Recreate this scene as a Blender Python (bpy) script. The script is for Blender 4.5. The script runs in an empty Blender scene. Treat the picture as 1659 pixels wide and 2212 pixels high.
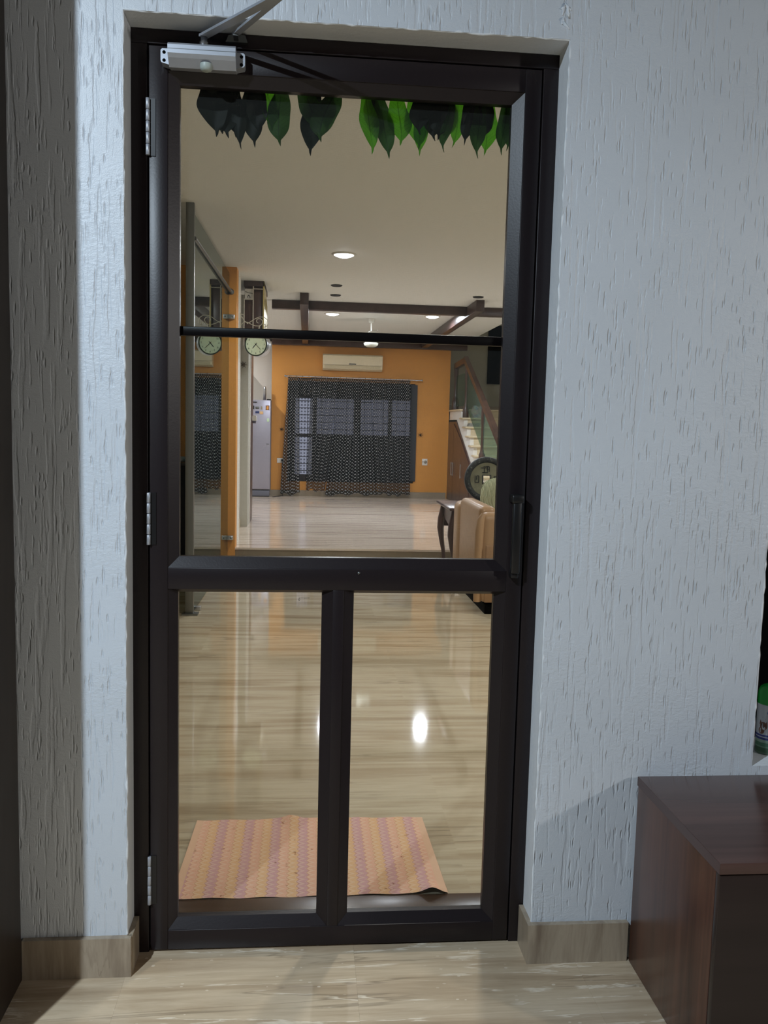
import bpy, bmesh, math, random
from mathutils import Vector, Matrix
random.seed(7)
C = bpy.context.scene.collection
SC = bpy.context.scene
PI = math.pi

# ------------------------------------------------------------------ camera
cd = bpy.data.cameras.new('camera')
cam = bpy.data.objects.new('camera', cd)
C.objects.link(cam)
SC.camera = cam
yaw, pitch, roll = 0.0914, -0.0991, 0.0251
F = Vector((math.sin(yaw)*math.cos(pitch), math.cos(yaw)*math.cos(pitch), math.sin(pitch)))
Rr = Vector((math.cos(yaw), -math.sin(yaw), 0))
U = Rr.cross(F)
r2 = Rr*math.cos(roll) + U*math.sin(roll)
u2 = -Rr*math.sin(roll) + U*math.cos(roll)
cam.matrix_world = Matrix(((r2.x, u2.x, -F.x, .4555), (r2.y, u2.y, -F.y, -2.2883), (r2.z, u2.z, -F.z, 1.4637), (0, 0, 0, 1)))
cd.sensor_fit = 'VERTICAL'
cd.sensor_height = 36.0
cd.lens = 36.0*1853.2/2212.0
cd.clip_start = .02

# ------------------------------------------------------------------ world, exposure
w = bpy.data.worlds.new('world')
SC.world = w
w.use_nodes = True
w.node_tree.nodes['Background'].inputs[0].default_value = (.35, .42, .5, 1)
w.node_tree.nodes['Background'].inputs[1].default_value = .006
SC.view_settings.view_transform = 'Standard'
SC.view_settings.look = 'None'
SC.view_settings.exposure = 0.0
SC.view_settings.gamma = 1.0
SC.view_settings.use_curve_mapping = False
SC.cycles.max_bounces = 10
SC.cycles.diffuse_bounces = 5
SC.cycles.glossy_bounces = 5
SC.cycles.transparent_max_bounces = 32
SC.cycles.caustics_reflective = False
SC.cycles.caustics_refractive = False
SC.cycles.sample_clamp_indirect = 4.0
SC.cycles.use_denoising = True

def area(name, loc, watt, col, size, target=None, shape='DISK'):
    l = bpy.data.lights.new(name, 'AREA')
    l.shape = shape; l.size = size; l.energy = watt; l.color = col
    o = bpy.data.objects.new(name, l)
    C.objects.link(o); o.location = loc
    if target is not None:
        o.rotation_euler = (Vector(target)-Vector(loc)).to_track_quat('-Z', 'Y').to_euler()
    return o
# porch lamp up to the left behind the camera, second porch lamp far right
area('porch_lamp_light', (-1.13, -2.49, 3.3), 162, (.73, .87, 1.0), .09, (-1.1, -2.4, 0))
area('far_porch_lamp_light', (4.9, -3.4, 2.45), 50, (1.0, .97, .93), .2, (.9, -.3, .9))

# ------------------------------------------------------------------ material helpers
def lin(c):
    return tuple(((x/255)/12.92 if x/255 <= .04045 else ((x/255+.055)/1.055)**2.4) for x in c)
class NT:
    def __init__(s, name):
        s.m = bpy.data.materials.new(name); s.m.use_nodes = True
        s.t = s.m.node_tree; s.t.nodes.clear()
        s.out = s.t.nodes.new('ShaderNodeOutputMaterial')
    def n(s, typ, ins=None, **props):
        nd = s.t.nodes.new(typ)
        for k, v in props.items(): setattr(nd, k, v)
        for k, v in (ins or {}).items():
            sock = nd.inputs[k]
            if isinstance(v, bpy.types.NodeSocket): s.t.links.new(v, sock)
            else:
                if hasattr(sock, 'default_value') and isinstance(v, tuple) and len(v) == 3 and sock.type == 'RGBA': v = v+(1,)
                sock.default_value = v
        return nd
    def math(s, op, a, b=0.0, c=None, clamp=False):
        ins = {0: a, 1: b}
        if c is not None: ins[2] = c
        return s.n('ShaderNodeMath', ins, operation=op, use_clamp=clamp).outputs[0]
    def mix(s, f, a, b, blend='MIX'):
        nd = s.t.nodes.new('ShaderNodeMix'); nd.data_type = 'RGBA'; nd.blend_type = blend
        for i, v in ((0, f), (6, a), (7, b)):
            if isinstance(v, bpy.types.NodeSocket): s.t.links.new(v, nd.inputs[i])
            else: nd.inputs[i].default_value = v+(1,) if isinstance(v, tuple) and len(v) == 3 else v
        return nd.outputs[2]
    def ramp(s, f, stops, interp='LINEAR'):
        nd = s.n('ShaderNodeValToRGB', {0: f}); cr = nd.color_ramp; cr.interpolation = interp
        while len(cr.elements) < len(stops): cr.elements.new(.5)
        for e, (p, c) in zip(cr.elements, stops):
            e.position = p; e.color = (c, c, c, 1) if not isinstance(c, tuple) else c+(1,)
        return nd.outputs[0]
    def pos(s, scale=(1, 1, 1), kind='pos'):
        if kind == 'pos': v = s.n('ShaderNodeNewGeometry').outputs['Position']
        else: v = s.n('ShaderNodeTexCoord').outputs[kind]
        return s.n('ShaderNodeMapping', {0: v, 3: scale}).outputs[0]
    def noise(s, vec, scale=1.0, detail=4.0, rough=.55, dist=0.0):
        return s.n('ShaderNodeTexNoise', {'Vector': vec, 'Scale': scale, 'Detail': detail, 'Roughness': rough, 'Distortion': dist}).outputs[0]
    def bump(s, h, strength=.3, distance=.01):
        return s.n('ShaderNodeBump', {'Height': h, 'Strength': strength, 'Distance': distance}).outputs[0]
    def bsdf(s, col, rough=.5, metal=0.0, normal=None, **kw):
        ins = {'Base Color': col, 'Roughness': rough, 'Metallic': metal}
        if normal is not None: ins['Normal'] = normal
        ins.update(kw)
        b = s.n('ShaderNodeBsdfPrincipled', ins)
        s.t.links.new(b.outputs[0], s.out.inputs[0])
        return b
    def done(s, sh):
        s.t.links.new(sh, s.out.inputs[0]); return s.m

def plain(name, col, rough=.5, metal=0.0, var=.06, scale=30, bump=0.0, **kw):
    t = NT(name)
    n = t.noise(t.pos(), scale, 3)
    c = lin(col)
    f = t.math('MULTIPLY_ADD', n, 2*var, 1-var)
    cc = t.mix(1.0, c, t.n('ShaderNodeCombineColor', {0: f, 1: f, 2: f}).outputs[0], 'MULTIPLY')
    nm = t.bump(n, bump, .004) if bump else None
    t.bsdf(cc, rough, metal, nm, **kw)
    return t.m

M = {}
def stucco(name, col, groove=1.0, grain=1.0):
    t = NT(name)
    p = t.n('ShaderNodeNewGeometry').outputs['Position']
    wob = t.n('ShaderNodeTexNoise', {'Vector': p, 'Scale': 55.0, 'Detail': 2.0}).outputs[1]
    pv = t.n('ShaderNodeVectorMath', {0: p, 1: t.n('ShaderNodeVectorMath', {0: wob, 3: .005}, operation='SCALE').outputs[0]}, operation='ADD').outputs[0]
    def streak(scl, prob, r, off):
        m = t.n('ShaderNodeMapping', {0: pv, 1: (off, off*.7, off*1.3), 3: scl}).outputs[0]
        v = t.n('ShaderNodeTexVoronoi', {'Vector': m, 'Scale': 1.0, 'Randomness': 1.0})
        on = t.math('GREATER_THAN', t.n('ShaderNodeSeparateColor', {0: v.outputs['Color']}).outputs[0], 1-prob)
        s = t.n('ShaderNodeMapRange', {0: v.outputs['Distance'], 1: r*.3, 2: r, 3: 1.0, 4: 0.0}, interpolation_type='SMOOTHSTEP').outputs[0]
        return t.math('MULTIPLY', s, on)
    # big patches decide where the comb marks are dense
    patch = t.n('ShaderNodeMapRange', {0: t.noise(p, 3.5, 3), 1: .36, 2: .60, 3: .7, 4: 1.0}).outputs[0]
    def furrow(sx, sz, off, lo, hi):
        m = t.n('ShaderNodeMapping', {0: pv, 1: (off, off*.7, off*1.3), 3: (sx, 2, sz)}).outputs[0]
        nn = t.noise(m, 1.0, 1.5, .45)
        return t.n('ShaderNodeMapRange', {0: nn, 1: lo, 2: hi, 3: 0.0, 4: 1.0}, interpolation_type='SMOOTHSTEP').outputs[0]
    a = streak((52, 3, 6.0), .75, .20, 0.3)
    b = streak((85, 3, 12), .65, .26, 4.1)
    c = streak((66, 3, 7), .7, .22, 9.7)
    e = furrow(62, 4.5, 15.2, .585, .70)
    k = furrow(105, 9, 31.7, .59, .71)
    f2 = streak((72, 3, 16), .65, .25, 22.4)
    b = t.math('MAXIMUM', b, f2)
    g = t.math('MULTIPLY', t.math('MAXIMUM', t.math('MAXIMUM', a, t.math('MULTIPLY', b, .8)), t.math('MAXIMUM', t.math('MAXIMUM', c, t.math('MULTIPLY', e, .6)), t.math('MULTIPLY', k, .5))), patch)
    fine = t.noise(t.pos((1, 1, 1.3)), 300, 3, .6)
    mid = t.noise(t.pos((1.2, 1, 2.0)), 70, 3, .55)
    midm = t.ramp(t.noise(p, 3.0, 2), [(.45, .15), (.62, .7)])
    h = t.math('MULTIPLY_ADD', g, -1.0*groove, t.math('MULTIPLY_ADD', fine, .22*grain, t.math('MULTIPLY', mid, midm)))
    col1 = lin(col)
    dirt = t.ramp(t.noise(t.pos(), 2.0, 5), [(.3, .93), (.7, 1.0)])
    t.bsdf(t.mix(1.0, col1, dirt, 'MULTIPLY'), .40, 0, t.bump(h, .95, .0025), **{'Specular IOR Level': .6})
    return t.m
M['stucco'] = stucco('white_comb_stucco', (212, 218, 225))
M['reveal'] = plain('white_plaster', (232, 236, 240), .6, var=.03, scale=60, bump=.35)
M['inner_white'] = plain('cream_white_paint', (228, 225, 218), .6, var=.015, scale=4)
M['ceil'] = plain('ceiling_paint', (232, 233, 229), .7, var=.012, scale=3)
M['shaded_wall'] = plain('shaded_wall_tone', (172, 169, 158), .7, var=.03)  # shade on the pier's near face is put into this darker grey
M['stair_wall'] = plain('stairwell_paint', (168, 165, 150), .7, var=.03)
def orange():
    t = NT('orange_stipple_paint')
    n = t.noise(t.pos(), 120, 3, .6)
    c = t.mix(n, lin((200, 130, 52)), lin((230, 166, 78)))
    t.bsdf(c, .55, 0, t.bump(n, .5, .004))
    return t.m
M['orange'] = orange()

def marble(name, cols, sx, sy, rough, pits=False, contrast=1.0, vein=None, axis=0, gloss=.5):
    """vein-cut beige marble: streaks run along X (axis 0) or Z (axis 2)"""
    t = NT(name)
    info = t.n('ShaderNodeObjectInfo').outputs['Random']
    sc = (sx, sy, sy) if axis == 0 else (sy, sy, sx)
    base = t.pos(sc)
    base = t.n('ShaderNodeVectorMath', {0: base, 1: t.n('ShaderNodeCombineXYZ', {0: t.math('MULTIPLY', info, .15), 1: 0.0, 2: 0.0}).outputs[0]}, operation='ADD').outputs[0]
    big = t.noise(base, 1.0, 7, .62, .35)
    c = t.ramp(big, [(.28, cols[0]), (.42, cols[1]), (.52, cols[2]), (.62, cols[1]), (.75, cols[3])])
    fine = t.noise(t.pos((sc[0]*2.0, sc[1]*4, sc[2]*4) if axis == 0 else (sc[0]*4, sc[1]*4, sc[2]*2.0)), 1.0, 4, .6)
    c = t.mix(t.math('MULTIPLY', t.math('ABSOLUTE', t.math('SUBTRACT', fine, .5)), 1.3*contrast, clamp=True), c, cols[0])
    # dark hairline veins: thin iso-lines of a second stretched noise
    vn = t.noise(t.n('ShaderNodeMapping', {0: base, 1: (3.1, 7.7, 1.9)}).outputs[0], .8, 5, .5, .5)
    line = t.ramp(t.math('ABSOLUTE', t.math('SUBTRACT', vn, .52)), [(0.0, 1.0), (.012, 0.0)])
    msk = t.ramp(t.noise(t.pos(), 2.2, 2), [(.45, 0.0), (.6, 1.0)])
    c = t.mix(t.math('MULTIPLY', t.math('MULTIPLY', line, msk), .55*contrast), c, vein or cols[0])
    if pits:
        ln2 = t.ramp(t.math('ABSOLUTE', t.math('SUBTRACT', big, .47)), [(0.0, 1.0), (.008, .8), (.013, 0.0)])
        m2 = t.ramp(t.noise(t.pos((1.5, 3, 3)), 3.0, 2), [(.48, 0.0), (.56, 1.0)])
        c = t.mix(t.math('MULTIPLY', t.math('MULTIPLY', ln2, m2), .8), c, cols[4])
        v = t.n('ShaderNodeTexVoronoi', {'Vector': t.pos((45, 75, 45)), 'Scale': 1.0}).outputs
        sp = t.math('MULTIPLY', t.math('LESS_THAN', v['Distance'], .22), t.math('GREATER_THAN', t.n('ShaderNodeSeparateColor', {0: v['Color']}).outputs[0], .8))
        m3 = t.ramp(t.noise(t.pos((1, 5, 1)), 3.0, 2), [(.5, 0.0), (.58, 1.0)])
        c = t.mix(t.math('MULTIPLY', t.math('MULTIPLY', sp, m3), .55), c, cols[4])
    tone = t.math('MULTIPLY_ADD', info, .06, .97)
    c = t.mix(1.0, c, t.n('ShaderNodeCombineColor', {0: tone, 1: tone, 2: tone}).outputs[0], 'MULTIPLY')
    wav = t.noise(t.pos((1, 1, 1)), 3.0, 2)
    t.bsdf(c, rough, 0, t.bump(wav, .03, .01), **{'Specular IOR Level': gloss})
    return t.m
bei = [lin(x) for x in ((136, 118, 96), (178, 162, 136), (200, 188, 164), (164, 146, 120), (222, 214, 200))]
M['floor_in'] = marble('beige_vein_marble', bei, .5, 6.5, .05, contrast=.8, vein=lin((104, 90, 72)), gloss=.6)
pla = [lin(x) for x in ((156, 136, 120), (206, 188, 172), (224, 210, 194), (188, 168, 150), (232, 224, 212))]
M['floor_up'] = marble('pale_vein_marble', pla, .45, 7.0, .09, contrast=.8, gloss=.6)
por = [lin(x) for x in ((148, 126, 100), (186, 164, 136), (208, 188, 160), (168, 146, 118), (238, 224, 202))]
M['floor_out'] = marble('porch_travertine', por, .9, 9.0, .22, pits=True, contrast=1.0, vein=lin((112, 96, 76)))
M['skirt'] = marble('skirting_marble', [lin(x) for x in ((126, 110, 94), (156, 141, 122), (172, 157, 137), (140, 124, 105), (198, 186, 168))], 2.0, 14.0, .35, contrast=1.0, axis=2)
M['grey_skirt'] = plain('grey_marble', (150, 138, 120), .25, var=.12, scale=12)
M['tread'] = plain('cream_marble', (206, 190, 158), .3, var=.06, scale=9)

def frame_mat():
    t = NT('dark_brown_coated_aluminium')
    n = t.noise(t.pos(), 180, 2)
    t.bsdf(t.mix(n, lin((30, 24, 26)), lin((37, 30, 32))), .36, 0, t.bump(n, .06, .002), **{'Specular IOR Level': .32})
    return t.m
M['frame'] = frame_mat()
def wood(name, c1, c2, rough, axis=2, scale=1.0, gloss=.5):
    t = NT(name)
    s = [34*scale]*3; s[axis] = 1.6*scale
    n = t.noise(t.pos(tuple(s)), 1.0, 5, .6, .4)
    n2 = t.noise(t.pos(tuple(x*.22 for x in s)), 1.0, 3, .5, .2)
    f = t.math('MULTIPLY_ADD', n, .45, t.math('MULTIPLY', n2, .55))
    t.bsdf(t.ramp(f, [(.34, lin(c1)), (.62, lin(c2))]), rough, 0, t.bump(n, .04, .002), **{'Specular IOR Level': gloss})
    return t.m
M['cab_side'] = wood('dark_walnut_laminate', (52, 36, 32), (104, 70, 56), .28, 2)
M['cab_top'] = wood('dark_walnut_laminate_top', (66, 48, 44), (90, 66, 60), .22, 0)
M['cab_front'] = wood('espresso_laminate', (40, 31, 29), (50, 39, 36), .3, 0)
M['cab_edge'] = plain('walnut_edge_band', (78, 58, 54), .3)
M['panel_wood'] = wood('very_dark_wood', (36, 27, 22), (50, 38, 30), .45, 2)
M['dark_wood'] = wood('dark_brown_wood', (58, 40, 36), (84, 60, 52), .3, 2)
M['beam'] = wood('dark_brown_beam', (56, 42, 40), (76, 58, 54), .35, 1)
M['rail_wood'] = wood('brown_polished_wood', (54, 40, 35), (82, 60, 48), .3, 2)
M['sill'] = wood('brown_threshold', (52, 36, 28), (74, 52, 38), .25, 0)
M['chrome'] = plain('brushed_steel', (200, 202, 206), .3, 1.0, var=.04, scale=90)
M['silver'] = plain('silver_paint', (176, 180, 188), .4, .45, var=.03, scale=90)
M['steel_dark'] = plain('grey_steel', (118, 120, 118), .35, .8, var=.05)
M['black'] = plain('black_plastic', (24, 23, 24), .35)
M['matt_black'] = plain('matt_black', (9, 9, 9), .9, **{'Specular IOR Level': .1})
M['white_plastic'] = plain('white_plastic', (232, 230, 222), .35)
M['ac'] = plain('cream_plastic', (226, 212, 178), .4)
M['ink'] = plain('dark_ink', (34, 36, 34), .6)

def emit(name, col, s):
    t = NT(name)
    return t.done(t.n('ShaderNodeEmission', {0: lin(col), 1: s}).outputs[0])
M['lamp'] = emit('lamp_lens', (255, 250, 240), 24)
M['bulb'] = emit('lamp_lens_far', (250, 250, 255), 36)

def glass(name, tint, f0=.04, extra=0.0, refl=(1, 1, 1)):
    """thin clear sheet: straight transmission plus a mirror reflection that grows at grazing angles"""
    t = NT(name)
    fc = t.n('ShaderNodeLayerWeight', {0: .5}).outputs['Facing']
    f = t.math('MULTIPLY_ADD', t.math('POWER', fc, 5.0), 1-f0-extra, f0+extra)
    tr = t.n('ShaderNodeBsdfTransparent', {0: lin(tint)}).outputs[0]
    gl = t.n('ShaderNodeBsdfGlossy', {0: refl, 1: .0}).outputs[0]
    return t.done(t.n('ShaderNodeMixShader', {0: f, 1: tr, 2: gl}).outputs[0])
M['glass'] = glass('grey_tint_glass', (226, 227, 226), .02)  # grey tint added to dim the porch lamp's light reaching the mat
M['tint_glass'] = glass('grey_green_glass', (84, 112, 108), .05, refl=(.84, .92, .88))
t = NT('pale_green_etched_glass')
M['rail_glass'] = t.done(t.n('ShaderNodeMixShader', {0: .12, 1: t.n('ShaderNodeBsdfTransparent', {0: lin((214, 226, 218))}).outputs[0], 2: t.n('ShaderNodeBsdfPrincipled', {'Base Color': lin((140, 160, 148)), 'Roughness': .4}).outputs[0]}).outputs[0])

# ------------------------------------------------------------------ mesh helpers
class MB:
    def __init__(s): s.v = []; s.f = []; s.mi = []; s.sm = []; s.uv = None
    def add(s, vs, fs, mi=0, smooth=False):
        o = len(s.v); s.v += [tuple(x) for x in vs]
        for f in fs: s.f.append(tuple(i+o for i in f)); s.mi.append(mi); s.sm.append(smooth)
        return s
    def box(s, x0, x1, y0, y1, z0, z1, mi=0):
        vs = [(x, y, z) for z in (z0, z1) for y in (y0, y1) for x in (x0, x1)]
        return s.add(vs, [(0, 2, 3, 1), (4, 5, 7, 6), (0, 1, 5, 4), (2, 6, 7, 3), (0, 4, 6, 2), (1, 3, 7, 5)], mi)
    def bbox(s, x0, x1, y0, y1, z0, z1, b=.004, seg=2, mi=0, smooth=True):
        bm = bmesh.new()
        bmesh.ops.create_cube(bm, size=1)
        for v in bm.verts: v.co = Vector(((x0+x1)/2+v.co.x*(x1-x0), (y0+y1)/2+v.co.y*(y1-y0), (z0+z1)/2+v.co.z*(z1-z0)))
        bmesh.ops.bevel(bm, geom=bm.edges[:], offset=b, segments=seg, profile=.5, affect='EDGES')
        bm.verts.index_update()
        s.add([v.co[:] for v in bm.verts], [tuple(v.index for v in f.verts) for f in bm.faces], mi, smooth)
        bm.free(); return s
    def prism(s, poly, axis, a, b, mi=0):
        """extrude a 2-D polygon along axis (0: poly is (y,z); 1: (x,z); 2: (x,y))"""
        def p(q, t): return (t, q[0], q[1]) if axis == 0 else (q[0], t, q[1]) if axis == 1 else (q[0], q[1], t)
        n = len(poly)
        vs = [p(q, a) for q in poly]+[p(q, b) for q in poly]
        fs = [tuple(range(n)), tuple(range(2*n-1, n-1, -1))]+[(i, i+n, (i+1) % n+n, (i+1) % n) for i in range(n)]
        return s.add(vs, fs, mi)
    def tube(s, pts, r, seg=8, mi=0, cap=True):
        pts = [Vector(p) for p in pts]
        rs = r if isinstance(r, (list, tuple)) else [r]*len(pts)
        rings = []
        up = None
        for i, p in enumerate(pts):
            t = (pts[min(i+1, len(pts)-1)]-pts[max(i-1, 0)]).normalized()
            if up is None: up = Vector((0, 0, 1)) if abs(t.z) < .9 else Vector((1, 0, 0))
            a = t.cross(up).normalized(); b = a.cross(t).normalized(); up = b
            rings.append([p+(a*math.cos(2*PI*k/seg)+b*math.sin(2*PI*k/seg))*rs[i] for k in range(seg)])
        vs = [v for rg in rings for v in rg]
        fs = [(i*seg+k, i*seg+(k+1) % seg, (i+1)*seg+(k+1) % seg, (i+1)*seg+k) for i in range(len(pts)-1) for k in range(seg)]
        s.add(vs, fs, mi, True)
        if cap: s.add(rings[0], [tuple(range(seg))], mi); s.add(rings[-1], [tuple(range(seg-1, -1, -1))], mi)
        return s
    def lathe(s, prof, c, axis=(0, 0, 1), seg=24, mi=0, smooth=True):
        ax = Vector(axis).normalized(); a = ax.orthogonal().normalized(); b = ax.cross(a); c = Vector(c)
        vs = []
        for (r, h) in prof:
            for k in range(seg): vs.append(c+ax*h+(a*math.cos(2*PI*k/seg)+b*math.sin(2*PI*k/seg))*max(r, 1e-5))
        fs = [(i*seg+k, i*seg+(k+1) % seg, (i+1)*seg+(k+1) % seg, (i+1)*seg+k) for i in range(len(prof)-1) for k in range(seg)]
        return s.add(vs, fs, mi, smooth)
    def grid(s, fn, nu, nv, mi=0, smooth=True, th=0.0):
        vs = [Vector(fn(i/nu, j/nv)) for j in range(nv+1) for i in range(nu+1)]
        fs = [(j*(nu+1)+i, j*(nu+1)+i+1, (j+1)*(nu+1)+i+1, (j+1)*(nu+1)+i) for j in range(nv) for i in range(nu)]
        return s.add(vs, fs, mi, smooth)
    def build(s, name, mats, parent=None, **props):
        me = bpy.data.meshes.new(name)
        vs = [Vector(v) for v in s.v]
        org = Vector((0, 0, 0))
        if parent is None and vs:
            org = Vector((sum(v.x for v in vs)/len(vs), sum(v.y for v in vs)/len(vs), min(v.z for v in vs)))
        me.from_pydata([tuple(v-org) for v in vs], [], s.f)
        for mm in (mats if isinstance(mats, (list, tuple)) else [mats]): me.materials.append(mm)
        me.polygons.foreach_set('material_index', s.mi)
        me.polygons.foreach_set('use_smooth', s.sm)
        me.update()
        bm = bmesh.new(); bm.from_mesh(me)
        bmesh.ops.recalc_face_normals(bm, faces=bm.faces[:])
        bm.to_mesh(me); bm.free()
        o = bpy.data.objects.new(name, me)
        C.objects.link(o)
        o.location = org
        if parent is not None: adopt(o, parent)
        for k, v in props.items(): o[k] = v
        return o
def wloc(o):
    v = Vector(o.location)
    while o.parent is not None:
        v = v+o.matrix_parent_inverse.translation
        o = o.parent; v = v+Vector(o.location)
    return v
def adopt(o, parent):
    o.parent = parent
    o.matrix_parent_inverse = Matrix.Translation(-wloc(parent))
def thing(name, label, cat, loc=(0, 0, 0), group=None, kind=None):
    o = bpy.data.objects.new(name, None); C.objects.link(o); o.location = loc
    o.empty_display_size = .1
    tag(o, label, cat, group, kind); return o
def tag(o, label=None, cat=None, group=None, kind=None):
    if label: o['label'] = label
    if cat: o['category'] = cat
    if group: o['group'] = group
    if kind: o['kind'] = kind
    return o
def box(name, dims, mat, parent=None, b=0.0, **props):
    m = MB()
    (m.bbox(*dims, b=b) if b else m.box(*dims))
    return m.build(name, mat, parent, **props)
def struct(name, mb, mat, label, cat):
    return tag(mb.build(name, mat), label, cat, kind='structure')

# ------------------------------------------------------------------ setting: porch and front wall
OL, OR, OT, FY = .003, 1.094, 2.436, -.09          # opening in the front wall, wall face
IY = .20                                           # inner face of the front wall
mb = MB()
mb.box(-2.6, OL, FY, IY, -.02, 3.6)
mb.box(OL, OR, FY, IY, OT, 3.6)
mb.box(OR, 1.70, FY, IY, -.02, 3.6)
mb.box(1.70, 2.6, FY, IY, -.02, .552)
mb.box(1.70, 2.6, FY, IY, 2.0, 3.6)
mb.box(2.6, 5.4, FY, IY, -.02, 3.6)
# faces that look sideways or down into the openings are smooth plaster, the inside face is painted
fw = mb.build('wall_front', [M['stucco'], M['reveal'], M['inner_white']])
for p in fw.data.polygons:
    if abs(p.normal.x) > .5 or abs(p.normal.z) > .5: p.material_index = 1
    elif p.normal.y > .5: p.material_index = 2
tag(fw, 'white comb-textured stucco wall around the glazed door', 'wall', kind='structure')
# rough plaster lips along the opening
t = MB()
def lip(p0, p1, n, r):
    pts = []
    for i in range(n+1):
        q = Vector(p0).lerp(Vector(p1), i/n)
        pts.append((q.x+random.uniform(-.0012, .0012), q.y+random.uniform(-.0004, .0016), q.z+random.uniform(-.0012, .0012)))
    t.tube(pts, [r*random.uniform(.6, 1.25) for _ in pts], 6)
lip((OL-.001, FY+.003, .11), (OL-.001, FY+.003, OT), 130, .0035)
lip((OR+.001, FY+.003, .11), (OR+.001, FY+.003, OT), 130, .0035)
lip((OL, FY+.003, OT+.001), (OR, FY+.003, OT+.001), 70, .0035)
lip((1.699, FY+.003, .552), (1.699, FY+.003, 1.6), 50, .004)
for _ in range(9):
    a = random.uniform(0, 6.3); q = Vector((1.078+.012*math.cos(a), FY+.001, 2.492+.022*math.sin(a)))
    t.tube([q, q+Vector((random.uniform(-.008, .008), -.003, random.uniform(-.01, .01))), q+Vector((random.uniform(-.012, .012), -.001, random.uniform(-.022, 0)))], [.002, .0045, .002], 6)
struct('trim_1', t, M['reveal'], 'rough plaster edge along the door opening and recess', 'plaster edge')

# dark backing of the recess beside the door
struct('wall_recess', MB().box(1.70, 2.6, IY-.07, IY-.05, .552, 2.0), M['matt_black'], 'black back of the wall recess holding the spray can', 'recess')

# porch floor slabs
pf = thing('floor', 'beige streaked travertine porch floor in front of the door', 'floor', (.5, -1.5, 0), kind='structure')
xs = [-2.4, -1.2, -.0, .609, 1.22, 2.4, 3.6, 5.4]
ys = [-3.6, -2.4, -1.5, -.75, .055]
for i in range(len(xs)-1):
    for j in range(len(ys)-1):
        box('slab', (xs[i]+.0001, xs[i+1]-.0001, ys[j]+.0001, ys[j+1]-.0001, -.02, 0), M['floor_out'], pf)
# skirtings
t = MB().box(-.263, OL-.003+.015, FY-.016, FY, 0, .108).box(OL, OL+.014, FY-.002, -.002, 0, .108)
struct('baseboard_left', t, M['skirt'], 'tan marble skirting left of the door', 'skirting')
t = MB().box(OR-.013, 1.365, FY-.016, FY, 0, .112).box(OR-.013, OR, FY, -.002, 0, .112)
struct('baseboard_right', t, M['skirt'], 'tan marble skirting right of the door', 'skirting')

# tall dark wooden panel at the left edge of the picture
r = thing('wooden_panel', 'tall very dark wooden panel at the left edge of the porch wall', 'panel', (-.29, -.28, 0))
box('board', (-.325, -.263, -.453, FY-.017, 0, 2.9), M['panel_wood'], r, b=.003)
box('edge_strip', (-.329, -.2625, -.465, -.4535, 0, 2.9), M['panel_wood'], r, b=.003)

# ------------------------------------------------------------------ the door
d = thing('door_1', 'dark brown framed glass door with a wide upper pane and two lower panes', 'door', (.55, .02, 0), kind='structure')
FM = M['frame']
box('jamb', (.0005, .043, 0, .07, 0, 2.4), FM, d, b=.002)
box('jamb', (1.054, 1.0965, 0, .07, 0, 2.4), FM, d, b=.002)
box('frame_head', (.0005, 1.0965, 0, .07, 2.4, 2.4355), FM, d, b=.002)
box('door_stop', (1.036, 1.056, .047, .068, 0, 2.4), M['black'], d)
box('door_stop', (.041, .062, .047, .068, 0, 2.4), M['black'], d)
box('door_stop', (.062, 1.036, .047, .068, 2.382, 2.402), M['black'], d)
Z0, Z1 = .006, 2.396
LX0, LX1 = .047, 1.050
box('stile', (LX0, .094, 0, .045, Z0, Z1), FM, d, b=.0015)
box('stile', (1.007, LX1, 0, .045, Z0, Z1), FM, d, b=.0015)
box('top_rail', (.094, 1.007, 0, .045, 2.338, Z1), FM, d, b=.0012)
box('middle_rail', (.094, 1.007, 0, .045, 1.02, 1.078), FM, d, b=.0012)
box('bottom_rail', (.094, 1.007, 0, .045, Z0, .062), FM, d, b=.0012)
box('mullion', (.532, .562, 0, .045, .062, 1.02), FM, d, b=.0012)
def beads(o, i):
    """four mitred glazing beads sloping from the door face back to the glass"""
    (ox0, ox1, oz0, oz1), (ix0, ix1, iz0, iz1) = o, i
    ya, yb, yc = .003, .02, .04
    oc = [(ox0, oz0), (ox1, oz0), (ox1, oz1), (ox0, oz1)]
    ic = [(ix0, iz0), (ix1, iz0), (ix1, iz1), (ix0, iz1)]
    for k in range(4):
        a, b2 = k, (k+1) % 4
        vs = [(oc[a][0], ya, oc[a][1]), (oc[b2][0], ya, oc[b2][1]), (ic[b2][0], yb, ic[b2][1]), (ic[a][0], yb, ic[a][1]),
              (oc[a][0], yc, oc[a][1]), (oc[b2][0], yc, oc[b2][1]), (ic[b2][0], yc, ic[b2][1]), (ic[a][0], yc, ic[a][1])]
        MB().add(vs, [(0, 1, 2, 3), (4, 7, 6, 5), (0, 4, 5, 1), (3, 2, 6, 7), (0, 3, 7, 4), (1, 5, 6, 2)]).build('glazing_bead', FM, d)
beads((.094, 1.007, 1.078, 2.338), (.121, .977, 1.106, 2.311))
beads((.094, .532, .062, 1.02), (.118, .503, .090, 1.010))
beads((.562, 1.007, .062, 1.02), (.590, .978, .090, 1.010))
gp = box('glass_pane', (.110, .988, .029, .033, 1.095, 2.32), M['glass'], d)
lp = box('glass_pane', (.108, .512, .029, .033, .08, 1.015), M['glass'], d)
rp = box('glass_pane', (.582, .988, .029, .033, .08, 1.015), M['glass'], d)
box('glazing_bar', (.112, .986, .0345, .052, 1.689, 1.713), FM, d, b=.002)
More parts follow.
